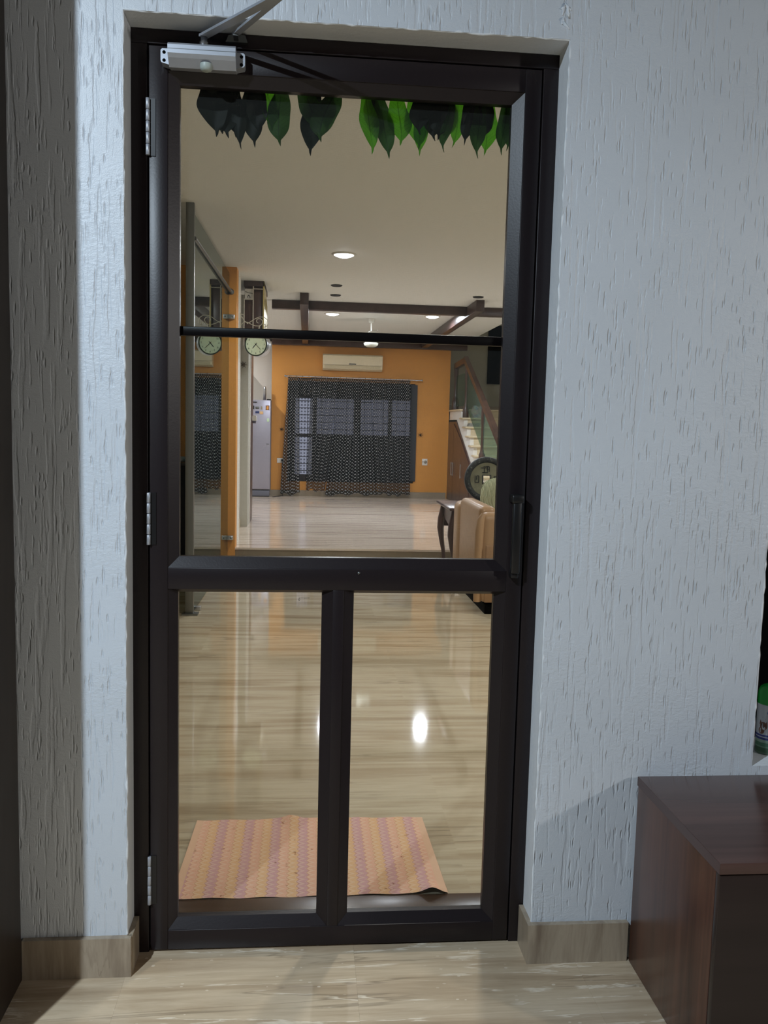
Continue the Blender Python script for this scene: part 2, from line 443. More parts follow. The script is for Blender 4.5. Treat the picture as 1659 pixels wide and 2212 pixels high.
# fine insect mesh behind the upper pane
t = NT('insect_mesh')
p = t.pos()
sx = t.n('ShaderNodeSeparateXYZ', {0: p}).outputs
wx = t.math('LESS_THAN', t.math('FRACT', t.math('MULTIPLY', sx[0], 640.0)), .10)
wz = t.math('LESS_THAN', t.math('FRACT', t.math('MULTIPLY', sx[2], 640.0)), .10)
a = t.math('MULTIPLY', t.math('MAXIMUM', wx, wz), .45)
M['mesh'] = t.done(t.n('ShaderNodeMixShader', {0: a, 1: t.n('ShaderNodeBsdfTransparent').outputs[0], 2: t.n('ShaderNodeBsdfDiffuse', {0: lin((150, 150, 148))}).outputs[0]}).outputs[0])
box('mesh_screen', (.112, .986, .0535, .0539, 1.098, 2.318), M['mesh'], d)
# small stamp on the lower left pane
def text_mesh(name, txt, size, mat, parent, loc, rot=(PI/2, 0, 0), ext=.0002, align='CENTER'):
    cu = bpy.data.curves.new(name, 'FONT'); cu.body = txt; cu.size = size; cu.extrude = ext; cu.align_x = align; cu.align_y = 'CENTER'
    cu.resolution_u = 3
    tmp = bpy.data.objects.new('tmp', cu); C.objects.link(tmp)
    me = bpy.data.meshes.new_from_object(tmp.evaluated_get(bpy.context.evaluated_depsgraph_get()))
    bpy.data.objects.remove(tmp); bpy.data.curves.remove(cu)
    me.materials.clear(); me.materials.append(mat); me.name = name
    o = bpy.data.objects.new(name, me); C.objects.link(o)
    o.location = loc; o.rotation_euler = rot
    if parent is not None: adopt(o, parent)
    return o
text_mesh('glass_stamp', 'SAINT GOBAIN', .0042, M['ink'], d, (.455, .0285, .993))
t = MB().lathe([(.0016, 0), (.0026, 0), (.0026, .0003), (.0016, .0003)], (.4415, .0285, .9885), (0, -1, 0), 12)
t.build('stamp_ring', M['ink'], d)
# hinges
for zc in (2.198, 1.208, .211):
    h = MB()
    n = 5; L = .139
    for k in range(n):
        z = zc-L/2+k*L/n
        h.lathe([(0, .0006), (.0046, .0006), (.0054, .0014), (.0054, L/n-.0014), (.0046, L/n-.0006), (0, L/n-.0006)], (.0452, -.0055, z), seg=12)
    hg = h.build('hinge', M['silver'], d)
    box('hinge_leaf', (.0462, .064, -.0022, .001, zc-L/2, zc+L/2), M['black'], hg)
# pull handle
hd = MB().bbox(1.010, 1.036, -.036, -.020, 1.075, 1.275, b=.005, seg=2).bbox(1.006, 1.040, -.040, .001, 1.268, 1.290, b=.004).bbox(1.012, 1.034, -.030, .001, 1.062, 1.080, b=.004)
hd = hd.build('pull_handle', M['black'], d)
MB().lathe([(0, 0), (.007, 0), (.008, -.003), (.008, -.004)], (1.023, -.006, 1.071), (0, -1, 0), 12).build('handle_cap', M['steel_dark'], hd)
MB().lathe([(0, .002), (.003, .002), (.004, 0)], (.601, 0, 1.068), (0, -1, 0), 10).build('screw_head', M['steel_dark'], d)
# overhead closer
c0, c1, cz0, cz1 = .102, .266, 2.334, 2.384
prof = [(-.0005, cz0+.004), (-.0005, cz1), (-.052, cz1), (-.058, cz1-.006), (-.058, cz0+.024), (-.050, cz0+.016), (-.030, cz0)]
cl = MB().prism(prof, 0, c0, c1).build('door_closer', M['silver'], d)
box('seam', (c0-.0004, c1+.0004, -.0586, -.0572, cz0+.0335, cz0+.0347), M['steel_dark'], cl)
for xx, sgn in ((c0, -1), (c1, 1)):
    e = MB().prism([(xx, cz0+.006), (xx+sgn*.019, cz0+.011), (xx+sgn*.021, cz0+.016), (xx+sgn*.021, cz0+.040), (xx+sgn*.017, cz0+.044), (xx, cz0+.044)], 1, -.030, -.0005)
    for zz in (cz0+.016, cz0+.035):
        e.lathe([(0, .0006), (.0042, .0006), (.0042, -.001)], (xx+sgn*.0125, -.030, zz), (0, -1, 0), 10, mi=1)
    e.build('end_plate', [M['silver'], M['matt_black']], cl)
px = .187
MB().lathe([(0, .012), (.008, .0115), (.0125, .009), (.015, .005), (.0155, 0), (.0155, -.006)], (px+.006, -.036, cz0+.004), (0, 0, -1), 18).build('spindle_cap', plain('pale_grey_cap', (178, 188, 182), .45), cl)
MB().lathe([(.011, 0), (.011, .012), (.008, .014), (.008, .026), (0, .026)], (px, -.034, cz1), (0, 0, 1), 16).build('spindle', M['chrome'], cl)
def flatbar(a, b, wd, th):
    a, b = Vector(a), Vector(b); dr = (b-a).normalized(); sd = dr.cross(Vector((0, 0, 1))).normalized()*wd/2; up = Vector((0, 0, th/2))
    vs = [q+s*sd+u*up for q in (a, b) for s in (-1, 1) for u in (-1, 1)]
    return vs, [(0, 1, 3, 2), (4, 6, 7, 5), (0, 4, 5, 1), (2, 3, 7, 6), (0, 2, 6, 4), (1, 5, 7, 3)]
EL = (.425, -.315, 2.413)
v, f = flatbar((px-.004, -.030, 2.411), EL, .022, .006); MB().add(v, f).build('main_arm', M['silver'], cl)
v, f = flatbar((.262, -.030, 2.421), (EL[0], EL[1], 2.421), .016, .006); MB().add(v, f).build('link_arm', M['silver'], cl)
MB().prism([(.238, 2.4105), (.292, 2.4105), (.286, 2.428), (.262, 2.432), (.244, 2.426)], 1, -.012, -.0005).box(.258, .270, -.042, -.010, 2.414, 2.4175).build('arm_shoe', M['steel_dark'], cl)

# brown threshold and door lining inside
struct('trim_2', MB().bbox(.004, 1.093, .072, .252, 0, .006, b=.002), M['sill'], 'dark brown polished threshold strip between door and mat', 'threshold')

# ------------------------------------------------------------------ leaf garland behind the glass
def leaf_mat(name, c1, c2, tr):
    t = NT(name)
    uv = t.n('ShaderNodeTexCoord').outputs['UV']
    s = t.n('ShaderNodeSeparateXYZ', {0: uv}).outputs
    ax = t.math('ABSOLUTE', t.math('SUBTRACT', s[0], .5))
    rib = t.math('LESS_THAN', ax, .03)
    ven = t.math('LESS_THAN', t.math('FRACT', t.math('MULTIPLY_ADD', s[1], 17.0, t.math('MULTIPLY', ax, 4.5))), .12)
    n = t.noise(t.pos(), 40, 3)
    c = t.mix(n, lin(c1), lin(c2))
    c = t.mix(t.math('MULTIPLY', t.math('MAXIMUM', rib, t.math('MULTIPLY', ven, .7)), .6), c, tuple(x*.35 for x in lin(c1)))
    b = t.n('ShaderNodeBsdfPrincipled', {'Base Color': c, 'Roughness': .5, 'Specular IOR Level': .3})
    tl = t.n('ShaderNodeBsdfTranslucent', {0: c}).outputs[0]
    return t.done(t.n('ShaderNodeMixShader', {0: tr, 1: b.outputs[0], 2: tl}).outputs[0])
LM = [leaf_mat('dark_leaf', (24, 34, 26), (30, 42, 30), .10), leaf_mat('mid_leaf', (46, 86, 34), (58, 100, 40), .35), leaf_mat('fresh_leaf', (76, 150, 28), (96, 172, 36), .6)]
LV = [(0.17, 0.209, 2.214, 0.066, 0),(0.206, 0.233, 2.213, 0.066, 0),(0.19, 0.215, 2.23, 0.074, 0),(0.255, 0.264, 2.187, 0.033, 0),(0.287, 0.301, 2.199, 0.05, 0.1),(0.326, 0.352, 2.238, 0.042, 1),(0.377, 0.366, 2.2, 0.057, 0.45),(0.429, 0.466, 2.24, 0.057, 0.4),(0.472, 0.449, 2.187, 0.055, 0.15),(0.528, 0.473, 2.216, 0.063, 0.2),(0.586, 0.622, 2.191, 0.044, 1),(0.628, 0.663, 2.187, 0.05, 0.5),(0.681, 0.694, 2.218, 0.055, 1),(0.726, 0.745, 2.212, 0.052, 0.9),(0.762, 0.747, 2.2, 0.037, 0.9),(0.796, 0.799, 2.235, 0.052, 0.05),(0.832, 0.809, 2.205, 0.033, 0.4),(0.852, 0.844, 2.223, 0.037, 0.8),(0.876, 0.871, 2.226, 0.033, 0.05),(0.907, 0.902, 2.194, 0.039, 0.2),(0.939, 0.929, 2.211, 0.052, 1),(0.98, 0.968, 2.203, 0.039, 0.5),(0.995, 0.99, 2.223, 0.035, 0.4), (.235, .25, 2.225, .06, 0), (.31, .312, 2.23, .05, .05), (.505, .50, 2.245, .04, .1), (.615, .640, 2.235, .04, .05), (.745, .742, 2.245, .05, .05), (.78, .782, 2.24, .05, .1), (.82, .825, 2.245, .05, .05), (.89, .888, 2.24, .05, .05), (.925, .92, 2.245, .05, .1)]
g = thing('leaf_garland', 'row of hanging green mango leaves behind the top of the door glass', 'garland', (.57, .1, 2.40))
MB().tube([(.02+i*.107, .10, 2.405-.006*math.sin(PI*i/10)) for i in range(11)], .0022, 6).build('string', plain('twine', (150, 120, 70), .8), g)
for i, (xb, xt, zt, wd, br) in enumerate(LV):
    top, L = 2.402, 2.402-zt
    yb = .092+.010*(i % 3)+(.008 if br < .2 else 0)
    m = MB(); nv, nu = 24, 4
    ph = random.uniform(0, 6.3); cup = random.uniform(.12, .3)*random.choice((-1, 1)); uvs = []
    wob = random.uniform(.6, 1.2)
    for j in range(nv+1):
        tt = j/nv
        bend = (tt*tt)*(3-2*tt) if tt < 1 else 1
        cx = xb+(xt-xb)*bend+.0028*math.sin(7*tt+ph)*wob+(.006*math.sin(ph*3)*max(0, (tt-.85)/.15)**2)
        q_ = min(1, tt/.93)
        prof = max(math.sin(PI*q_**1.75)**.85 if q_ < 1 else 0, .24*max(0, 1-(tt-.78)/.22)**.6 if tt > .78 else 0, .03 if tt < .5 else .012)
        hw = wd*.57*prof*(1+.07*math.sin(15*tt+ph*2))
        for k in range(nu+1):
            s = k/nu*2-1
            m.v.append((cx+s*hw, yb+cup*abs(s)*hw+.0025*math.sin(11*tt+3*s+ph)+.010*tt*math.sin(ph), top-L*tt+.0015*math.sin(9*s+ph)*(1-abs(2*tt-1))))
            uvs.append((k/nu, tt))
    for j in range(nv):
        for k in range(nu):
            q = j*(nu+1)+k
            m.f.append((q, q+1, q+nu+2, q+nu+1)); m.mi.append(0); m.sm.append(True)
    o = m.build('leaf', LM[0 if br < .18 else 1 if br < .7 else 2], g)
    ul = o.data.uv_layers.new(name='UVMap')
    for lp_ in o.data.loops: ul.data[lp_.index].uv = uvs[lp_.vertex_index]

# ------------------------------------------------------------------ porch cabinet and spray can
c = thing('low_cabinet', 'low dark walnut cabinet against the stucco wall right of the door', 'cabinet', (1.9, -.35, 0))
X0, YB, YF, ZT = 1.369, -.110, -.575, .535
box('side_panel', (X0, X0+.02, YF+.019, YB, .004, ZT-.0275), M['cab_side'], c, b=.001)
box('side_panel', (2.58, 2.60, YF+.019, YB, .004, ZT-.0275), M['cab_side'], c, b=.001)
box('top_board', (X0-.002, 2.602, YF-.004, YB, ZT-.026, ZT), M['cab_top'], c, b=.0012)
box('edge_band', (X0-.0028, X0-.0018, YF-.004, YB, ZT-.025, ZT-.001), M['cab_edge'], c)
box('back_board', (X0+.02, 2.58, YB-.012, YB-.002, .02, ZT-.027), M['cab_side'], c)
for a, b in ((X0+.001, 1.984), (1.987, 2.599)):
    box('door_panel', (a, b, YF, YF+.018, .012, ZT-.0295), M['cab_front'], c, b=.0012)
cn = thing('spray_can', 'spray can with green cap and pet picture label in the wall recess', 'can', (1.797, .012, .552))
cx, cy, zb = 1.797, .012, .552
t = NT('can_label')
z = t.n('ShaderNodeSeparateXYZ', {0: t.pos()}).outputs[2]
zr = t.math('DIVIDE', t.math('SUBTRACT', z, zb), .146)
cl_ = t.ramp(zr, [(0.0, lin((96, 122, 100))), (.05, lin((70, 104, 78))), (.14, lin((112, 150, 126))), (.17, lin((84, 128, 100))), (.24, lin((150, 178, 160))), (.30, lin((58, 66, 140))), (.34, lin((196, 204, 214))), (.36, lin((70, 80, 150))), (.40, lin((206, 214, 222))), (1.0, lin((214, 220, 228)))], 'CONSTANT')
t.bsdf(cl_, .25, .2)
M['can'] = t.m
MB().lathe([(0, 0), (.029, 0), (.031, .002), (.031, .1455), (.0295, .147), (0, .147)], (cx, cy, zb), seg=32).build('label_body', M['can'], cn)
MB().lathe([(.0315, .146), (.0315, .172), (.030, .184), (.0255, .194), (.017, .2005), (.008, .2025), (0, .203)], (cx, cy, zb), seg=32).build('cap', plain('green_plastic', (30, 160, 62), .18, var=.02), cn)
def on_can(name, a0, a1, z0, z1, mat, pts=None, r=.0313):
    """a small print patch curved round the can; angle 0 faces the porch, negative is left"""
    m = MB()
    pts = pts or [(0, 0), (1, 0), (1, 1), (0, 1)]
    n = len(pts)
    m.add([(cx+r*math.sin(a0+(a1-a0)*u), cy-r*math.cos(a0+(a1-a0)*u), z0+(z1-z0)*v) for u, v in pts], [tuple(range(n))])
    return m.build(name, mat, cn)
ell = [(.5+.5*math.cos(2*PI*k/14), .5+.5*math.sin(2*PI*k/14)) for k in range(14)]
PB, PW, PK, PN = plain('print_brown', (120, 84, 66), .4), plain('print_white', (225, 225, 225), .4), plain('print_dark', (46, 44, 48), .4), plain('print_navy', (40, 52, 96), .4)
on_can('pet_body', -1.35, -.78, zb+.060, zb+.080, PB, ell)
on_can('pet_head', -1.22, -.55, zb+.072, zb+.096, PB, ell, .0315)
on_can('pet_ear', -1.28, -1.02, zb+.088, zb+.102, PB, [(0, 0), (1, 0), (.3, 1)], .0316)
on_can('pet_ear', -.78, -.56, zb+.088, zb+.100, PB, [(0, 0), (1, 0), (.8, 1)], .0316)
on_can('pet_muzzle', -1.0, -.7, zb+.073, zb+.083, PW, ell, .0317)
on_can('pet_nose', -.92, -.82, zb+.079, zb+.083, PK, ell, .0319)
on_can('pet_eye', -1.07, -1.0, zb+.085, zb+.089, PK, ell, .0318)
on_can('pet_eye', -.76, -.69, zb+.085, zb+.089, PK, ell, .0318)
on_can('lettering_bar', -1.0, .4, zb+.108, zb+.111, PN)
on_can('lettering_bar', -.75, .3, zb+.104, zb+.1055, PN)
on_can('paw_print', -.62, -.40, zb+.120, zb+.129, plain('print_blue', (70, 110, 170), .4), ell)
on_can('paw_print', -.30, -.05, zb+.119, zb+.131, plain('print_ochre', (196, 160, 80), .4), ell)
on_can('lettering_bar', -1.0, -.1, zb+.024, zb+.027, plain('print_green', (40, 78, 56), .4))
on_can('lettering_bar', -1.05, -.05, zb+.016, zb+.018, plain('print_green_two', (40, 78, 56), .4))

# ------------------------------------------------------------------ interior shell
CH = 3.05
fl = thing('floor', 'glossy beige vein-cut marble floor just inside the door', 'floor', (1, 3, 0), kind='structure')
nx = [-2.6, -1.4, -.2, 1.0, 2.2, 3.4, 4.6, 5.4]
y = IY-.02
rows = [(.055, .26)]; yy = .26
while yy < 6.80:
    rows.append((yy, min(6.86, yy+.94))); yy += .94
for (a, b) in rows:
    for i in range(len(nx)-1):
        box('slab', (nx[i], nx[i+1], a, b, -.02, 0), M['floor_in'], fl)
up = thing('floor', 'pale pinkish marble platform one step up in the far room', 'floor', (1, 10, .15), kind='structure')
yy = 6.82
while yy < 14.6:
    b = min(14.7, yy+1.1)
    for i in range(len(nx)-1):
        box('slab', (nx[i], nx[i+1], yy, b, .13, .15), M['floor_up'], up)
    yy = b
box('step_riser', (-2.6, 5.4, 6.85, 6.87, 0, .13), M['grey_skirt'], up)
struct('ceiling', MB().box(-2.6, 5.4, IY, 9.6, CH, CH+.15).box(-2.6, 3.36, 9.6, 14.7, CH, CH+.15), M['ceil'], 'smooth off-white ceiling over the whole hall', 'ceiling')
struct('wall_right', MB().box(5.4, 5.5, IY, 14.7, -.02, 5.2), M['inner_white'], 'off-white right wall of the hall outside the view', 'wall')
struct('wall_left', MB().box(-2.7, -2.6, IY, 14.7, -.02, 3.2), M['inner_white'], 'off-white left wall of the hall outside the view', 'wall')
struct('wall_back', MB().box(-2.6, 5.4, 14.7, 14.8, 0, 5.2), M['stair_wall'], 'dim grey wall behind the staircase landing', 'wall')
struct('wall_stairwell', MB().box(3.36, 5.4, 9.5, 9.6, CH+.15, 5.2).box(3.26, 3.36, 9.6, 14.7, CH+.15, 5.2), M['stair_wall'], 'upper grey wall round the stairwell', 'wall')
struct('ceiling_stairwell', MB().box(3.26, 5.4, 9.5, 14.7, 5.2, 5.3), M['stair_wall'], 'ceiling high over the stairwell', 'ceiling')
# orange end wall with its window opening
WX0, WX1, WZ0, WZ1 = .10, 2.44, .42, 2.26
FW = 13.60
mb = MB().box(-.20, WX0, FW, FW+.2, .15, CH).box(WX1, 3.08, FW, FW+.2, .15, CH).box(WX0, WX1, FW, FW+.2, WZ1, CH).box(WX0, WX1, FW, FW+.2, .15, WZ0)
struct('wall_far', mb, M['orange'], 'orange stippled end wall around the curtained window', 'wall')
struct('baseboard_far', MB().box(-.20, 3.06, FW-.018, FW, .15, .26), M['grey_skirt'], 'grey marble skirting under the curtained window', 'skirting')
# orange pillar wall at left where the glass screen ends
struct('wall_pillar', MB().box(-1.55, -.285, 6.80, 7.02, 0, CH), M['orange'], 'orange stippled wall end beside the glass screen', 'wall')
mb = MB().box(-.62, -.385, 7.02, 8.70, .15, CH).box(-.62, -.286, 7.02, 7.36, .15, CH)
struct('wall_pier', MB().box(-.62, -.288, 8.70, 9.02, .15, CH), M['shaded_wall'], 'pier facing the door beyond the clock, its shade put into a grey colour', 'wall')
struct('wall_passage', mb, M['inner_white'], 'cream wall behind the hanging clock', 'wall')
struct('baseboard_passage', MB().box(-.385, -.375, 7.36, 8.70, .15, .25), M['tread'], 'cream skirting below the clock', 'skirting')
# dark corridor behind the tinted glass screen and kitchen niche
struct('wall_niche', MB().box(-2.6, -.20, 14.62, 14.70, .15, CH), M['inner_white'], 'white wall above the refrigerator', 'wall')
t = MB().prism([(-.21, 2.98), (-.21, 1.96), (-.62, 2.42), (-.62, 2.98)], 1, 14.0, 14.6)
struct('trim_3', t, M['inner_white'], 'white slanted soffit above the refrigerator', 'soffit')
# kitchen door frame (dark brown)
k = thing('door_2', 'dark brown door lining edge in front of the refrigerator', 'door', (-.30, 9.34, .15), kind='structure')
box('lining', (-.36, -.283, 9.02, 9.62, .15, 2.45), M['dark_wood'], k, b=.004)
box('architrave', (-.36, -.278, 9.00, 9.05, .15, 2.45), M['inner_white'], k, b=.003)

# ------------------------------------------------------------------ ceiling beams, lamps, fan
bt = [('dark brown beam crossing the ceiling nearest the door', (-.02, 3.36, 9.00, 9.12, CH-.11, CH)),
      ('dark brown beam along the top of the orange end wall', (-.20, 3.36, FW-.14, FW, CH-.16, CH)),
      ('left dark brown lengthwise beam running toward the air conditioner', (.345, .450, 8.33, FW-.14, CH-.14, CH)),
      ('right dark brown lengthwise beam running toward the staircase', (2.51, 2.615, 8.36, FW-.14, CH-.14, CH))]
for i, (lb, dm) in enumerate(bt):
    tag(box('ceiling_beam', dm, M['beam'], b=.006), lb, 'beam', 'dark ceiling beams')
def downlight(x, y, lb, watt, on=True, z=CH, r=.095, col=(.95, .97, 1)):
    q = thing('downlight', lb, 'ceiling light', (x, y, z), 'round ceiling downlights')
    MB().lathe([(r*1.0, -.012), (r*1.18, -.008), (r*1.22, 0), (r*.98, 0), (r*.96, -.01), (r*1.0, -.012)], (x, y, z), seg=28).build('trim_ring', M['white_plastic'] if on else M['black'], q)
    MB().lathe(([(0, -.034), (r*.45, -.030), (r*.8, -.018), (r*.97, -.008), (r*.98, -.002)] if on else [(0, -.009), (r*.5, -.0085), (r*.98, -.006), (r*.98, -.002)]), (x, y, z), seg=28).build('lens', (M['bulb'] if on else M['black']), q)
    if watt:
        l = area('downlight_light', (x, y, z-.04), watt, col, .14)
        adopt(l, q)
downlight(.771, 5.89, 'bright downlight nearest the door, large white glow on ceiling', 59)
downlight(.788, 10.17, 'bright downlight beyond the first cross beam at left', 92, col=(.84, .90, 1))
downlight(2.211, 10.07, 'bright downlight beyond the first cross beam near right beam', 92, col=(.84, .90, 1))
downlight(.763, 7.68, 'unlit small dark downlight nearer to the lit one', 0, False, r=.055)
downlight(.776, 8.414, 'unlit small dark downlight close to the first cross beam', 0, False, r=.055)
downlight(2.484, 8.12, 'unlit small dark downlight at the near tip of right beam', 0, False, r=.055)
# lamps of the room outside the view
area('living_lamp_light', (3.9, 3.4, CH-.03), 84, (1, .985, .94), .3)
area('entry_lamp_light', (1.3, 1.7, CH-.03), 50, (1, .98, .93), .2)
area('living_lamp_far_light', (3.6, 7.6, CH-.03), 66, (.86, .92, 1), .25)
area('kitchen_lamp_light', (-1.3, 12.4, CH-.03), 74, (.98, .97, 1), .2)
area('stair_lamp_light', (4.7, 11.8, 5.1), 13, (1, .92, .8), .3)

fx, fy, fz = 1.38, 10.6, 2.80
fan = thing('ceiling_fan', 'pale ceiling fan between the two lengthwise beams', 'fan', (fx, fy, fz))
MB().lathe([(0, -.17), (.06, -.165), (.10, -.14), (.11, -.11), (.09, -.10), (.10, -.03), (.12, 0), (.10, .03), (.05, .05), (0, .052)], (fx, fy, fz), seg=24).build('motor', plain('fan_grey', (190, 190, 176), .4), fan)
MB().tube([(fx, fy, fz+.05), (fx, fy, CH)], .011, 8).build('rod', M['white_plastic'], fan)
MB().lathe([(.055, 0), (.05, -.05), (.02, -.07), (0, -.07)], (fx, fy, CH), seg=16).build('canopy', M['white_plastic'], fan)
for kx in range(3):
    an = kx*2*PI/3+.5; dv = Vector((math.cos(an), math.sin(an), 0)); sv = Vector((-dv.y, dv.x, 0))
    vs = []
    for t_, hw in ((.10, .03), (.2, .05), (.58, .068), (.62, .05)):
        for s_ in (-1, 1):
            for u_ in (0, .006): vs.append(Vector((fx, fy, fz+.004+u_+s_*.012))+dv*t_+sv*hw*s_)
    fs = []
    for i in range(3):
        a = i*4
        fs += [(a, a+4, a+6, a+2), (a+1, a+3, a+7, a+5), (a, a+1, a+5, a+4), (a+2, a+6, a+7, a+3)]
    fs += [(0, 2, 3, 1), (12, 13, 15, 14)]
    MB().add(vs, fs).build('blade', plain('fan_blade', (200, 196, 188), .4) if kx == 0 else bpy.data.materials['fan_blade'], fan)

# ------------------------------------------------------------------ glass screen at left
gs = thing('glass_screen', 'frameless tinted glass screen with steel post left of the hall', 'glass partition', (-.4, 5.5, 0))
box('post', (-.447, -.386, 4.235, 4.285, 0, CH), M['steel_dark'], gs, b=.003)
MB().prism([(-.405, 4.285), (-.395, 4.285), (-.360, 6.79), (-.370, 6.79)], 2, .012, 2.99).build('glass_panel', M['tint_glass'], gs)
MB().tube([(-.387, 4.26, 2.80), (-.345, 6.72, 2.80)], .016, 10).build('brace_bar', M['steel_dark'], gs)
MB().lathe([(0, 0), (.03, 0), (.03, .03), (.018, .04), (.018, .06), (0, .06)], (-.342, 6.80, 2.80), (0, -1, 0), 16).build('bar_socket', M['steel_dark'], gs)
for zz in (.262, 2.545):
    q = MB().bbox(-.378, -.302, 6.745, 6.80, zz-.022, zz+.022, b=.003).build('glass_clamp', M['chrome'], gs)
    MB().lathe([(0, .004), (.008, .003), (.009, 0)], (-.322, 6.745, zz), (0, -1, 0), 10).build('clamp_screw', M['steel_dark'], q)
MB().box(-.47, -.35, 4.215, 4.305, 0, .012).build('floor_plate', M['steel_dark'], gs)
box('floor_clip', (-.415, -.350, 4.40, 4.44, 0, .03), M['chrome'], gs, b=.003)
# dark sideboard behind it
sb = thing('sideboard', 'black sideboard before the orange wall behind the glass screen', 'sideboard', (-1.1, 6.4, 0))
box('carcass', (-1.5, -.60, 6.15, 6.79, .06, 1.04), M['matt_black'], sb, b=.004)
box('top_board', (-1.52, -.58, 6.13, 6.79, 1.04, 1.065), M['black'], sb, b=.003)
box('plinth', (-1.46, -.64, 6.2, 6.75, 0, .06), M['black'], sb)
for a, b in ((-1.49, -1.055), (-1.045, -.61)):
    dd = box('door_panel', (a, b, 6.132, 6.15, .08, 1.03), M['matt_black'], sb, b=.003)
    box('pull', ((a+b)/2-.05, (a+b)/2+.05, 6.118, 6.132, .70, .712), M['chrome'], dd, b=.002)
tag(MB().lathe([(0, 0), (.05, 0), (.055, .01), (.045, .045), (.03, .05), (0, .05)], (-.80, 6.5, 1.0652), seg=18).build('trinket_bowl', M['silver']), 'small grey trinket bowl on the black sideboard', 'bowl')

# ------------------------------------------------------------------ clock and display box at left
kx_, ky, kz = -.097, 7.25, 2.315
ck = thing('station_clock', 'round two-sided station clock with pale green face on scroll bracket', 'clock', (kx_, ky, kz-.13))
ang = math.radians(-17)
ax = Vector((math.sin(ang), -math.cos(ang), 0))
sd = Vector((math.cos(ang), math.sin(ang), 0))
cc = Vector((kx_, ky, kz))
MB().lathe([(.118, .045), (.126, .050), (.128, .044), (.122, .03), (.114, .02), (.112, -.06), (.122, -.075), (.128, -.085), (.126, -.092), (.118, -.087)], cc, ax, 40).build('drum', M['chrome'], ck)
MB().lathe([(.114, .0475), (.1245, .0525), (.128, .047), (.128, .044), (.116, .043)], cc, ax, 40).build('bezel_ring', plain('dark_bezel', (40, 52, 40), .35), ck)
face_m = plain('pale_green_dial', (206, 224, 196), .35, var=.01)
MB().lathe([(0, .0455), (.118, .0455)], cc, ax, 40).build('dial', face_m, ck)
MB().lathe([(0, -.088), (.118, -.088)], cc, ax, 40).build('dial', face_m, ck)
rot = Matrix((sd, Vector((0, 0, 1)), ax)).transposed().to_euler()
for hnum in range(1, 13):
    a = hnum*PI/6
    pt = cc+ax*.0462+sd*(.094*math.sin(a))+Vector((0, 0, .094*math.cos(a)))
    text_mesh('numeral', str(hnum), .03, M['ink'], ck, pt, rot)
def hand(name, a, L, wdt, h, tail=.02):
    dv = sd*math.sin(a)+Vector((0, 0, math.cos(a))); pv = dv.cross(ax).normalized()
    b0 = cc+ax*h
    vs = [b0-dv*tail-pv*wdt*.6, b0-dv*tail+pv*wdt*.6, b0+dv*L*.7+pv*wdt, b0+dv*L, b0+dv*L*.7-pv*wdt]
    vs = vs+[x+ax*.0008 for x in vs]
    MB().add(vs, [(0, 1, 2, 3, 4), (9, 8, 7, 6, 5)]+[(i, (i+1) % 5, (i+1) % 5+5, i+5) for i in range(5)]).build(name, M['ink'], ck)
hand('hour_hand', math.radians(7.37*30), .062, .005, .047)
hand('minute_hand', math.radians(22.5*6), .09, .0022, .0485)
MB().lathe([(0, .051), (.007, .050), (.008, .046)], cc, ax, 12).build('hub', M['ink'], ck)
def spiral(cx, cz, r0, r1, a0, a1, n=20):
    return [(cx+(r0+(r1-r0)*i/n)*math.cos(a0+(a1-a0)*i/n), ky, cz+(r0+(r1-r0)*i/n)*math.sin(a0+(a1-a0)*i/n)) for i in range(n+1)]
S = MB()
S.tube([(-.285, ky, 2.505), (-.262, ky, 2.535), (-.235, ky, 2.555), (-.20, ky, 2.548), (-.16, ky, 2.528), (-.12, ky, 2.515), (-.08, ky, 2.515), (-.055, ky, 2.53), (-.045, ky, 2.555)]+spiral(-.085, 2.562, .042, .014, -.1, 4.6, 18), .0042, 6)
S.tube([(-.285, ky, 2.625), (-.262, ky, 2.60), (-.24, ky, 2.565), (-.20, ky, 2.536)], .0042, 6)
S.tube(spiral(-.268, 2.612, .03, .008, -.5, 5.2, 18), .0038, 6)
S.tube([(-.21, ky, 2.535), (-.165, ky, 2.562), (-.125, ky, 2.59), (-.08, ky, 2.612), (-.035, ky, 2.612), (.005, ky, 2.588), (.018, ky, 2.55), (.005, ky, 2.515), (-.02, ky, 2.505)]+spiral(-.024, 2.525, .02, .006, -1.4, 3.4, 14), .0042, 6)
S.tube([(-.075, ky, 2.518), (-.085, ky, 2.47), (-.092, ky, 2.43)], .0055, 8)
S.build('scroll_bracket', plain('pale_iron', (196, 190, 172), .4, .3), ck)
MB().bbox(-.2845, -.276, ky-.02, ky+.02, 2.48, 2.65, b=.003).build('wall_plate', bpy.data.materials['pale_iron'], ck)
db = thing('display_box', 'tall dark display box with cream edging hung high behind the clock', 'display box', (-.16, 8.0, 2.32))
bx0, bx1, by0, by1, bz0, bz1 = -.275, -.046, 7.60, 8.40, 2.33, CH-.0004
box('carcass', (bx0+.008, bx1-.015, by0+.05, by1, bz0, bz1), M['dark_wood'], db, b=.003)
box('top_panel', (bx0, bx1, by0, by1, bz1-.06, bz1), M['beam'], db, b=.003)
t = MB().prism([(by0, bz0), (by1-.25, bz0), (by1, bz0+.12), (by1, bz1-.2), (by0+.2, bz1-.003), (by0, bz1-.003)], 0, bx1-.014, bx1)
t.build('side_panel', plain('cream_gilt', (206, 190, 130), .3, .2, var=.15, scale=14), db)
cm = plain('cream_rail', (206, 200, 186), .45)
box('rail', (bx0+.004, bx0+.012, by0, by0+.02, bz0, bz1-.20), cm, db)
box('rail', (bx0+.102, bx0+.112, by0, by0+.02, bz0, bz1-.06), cm, db)
box('rail', (bx0+.012, bx0+.102, by0, by0+.02, bz1-.208, bz1-.198), cm, db)
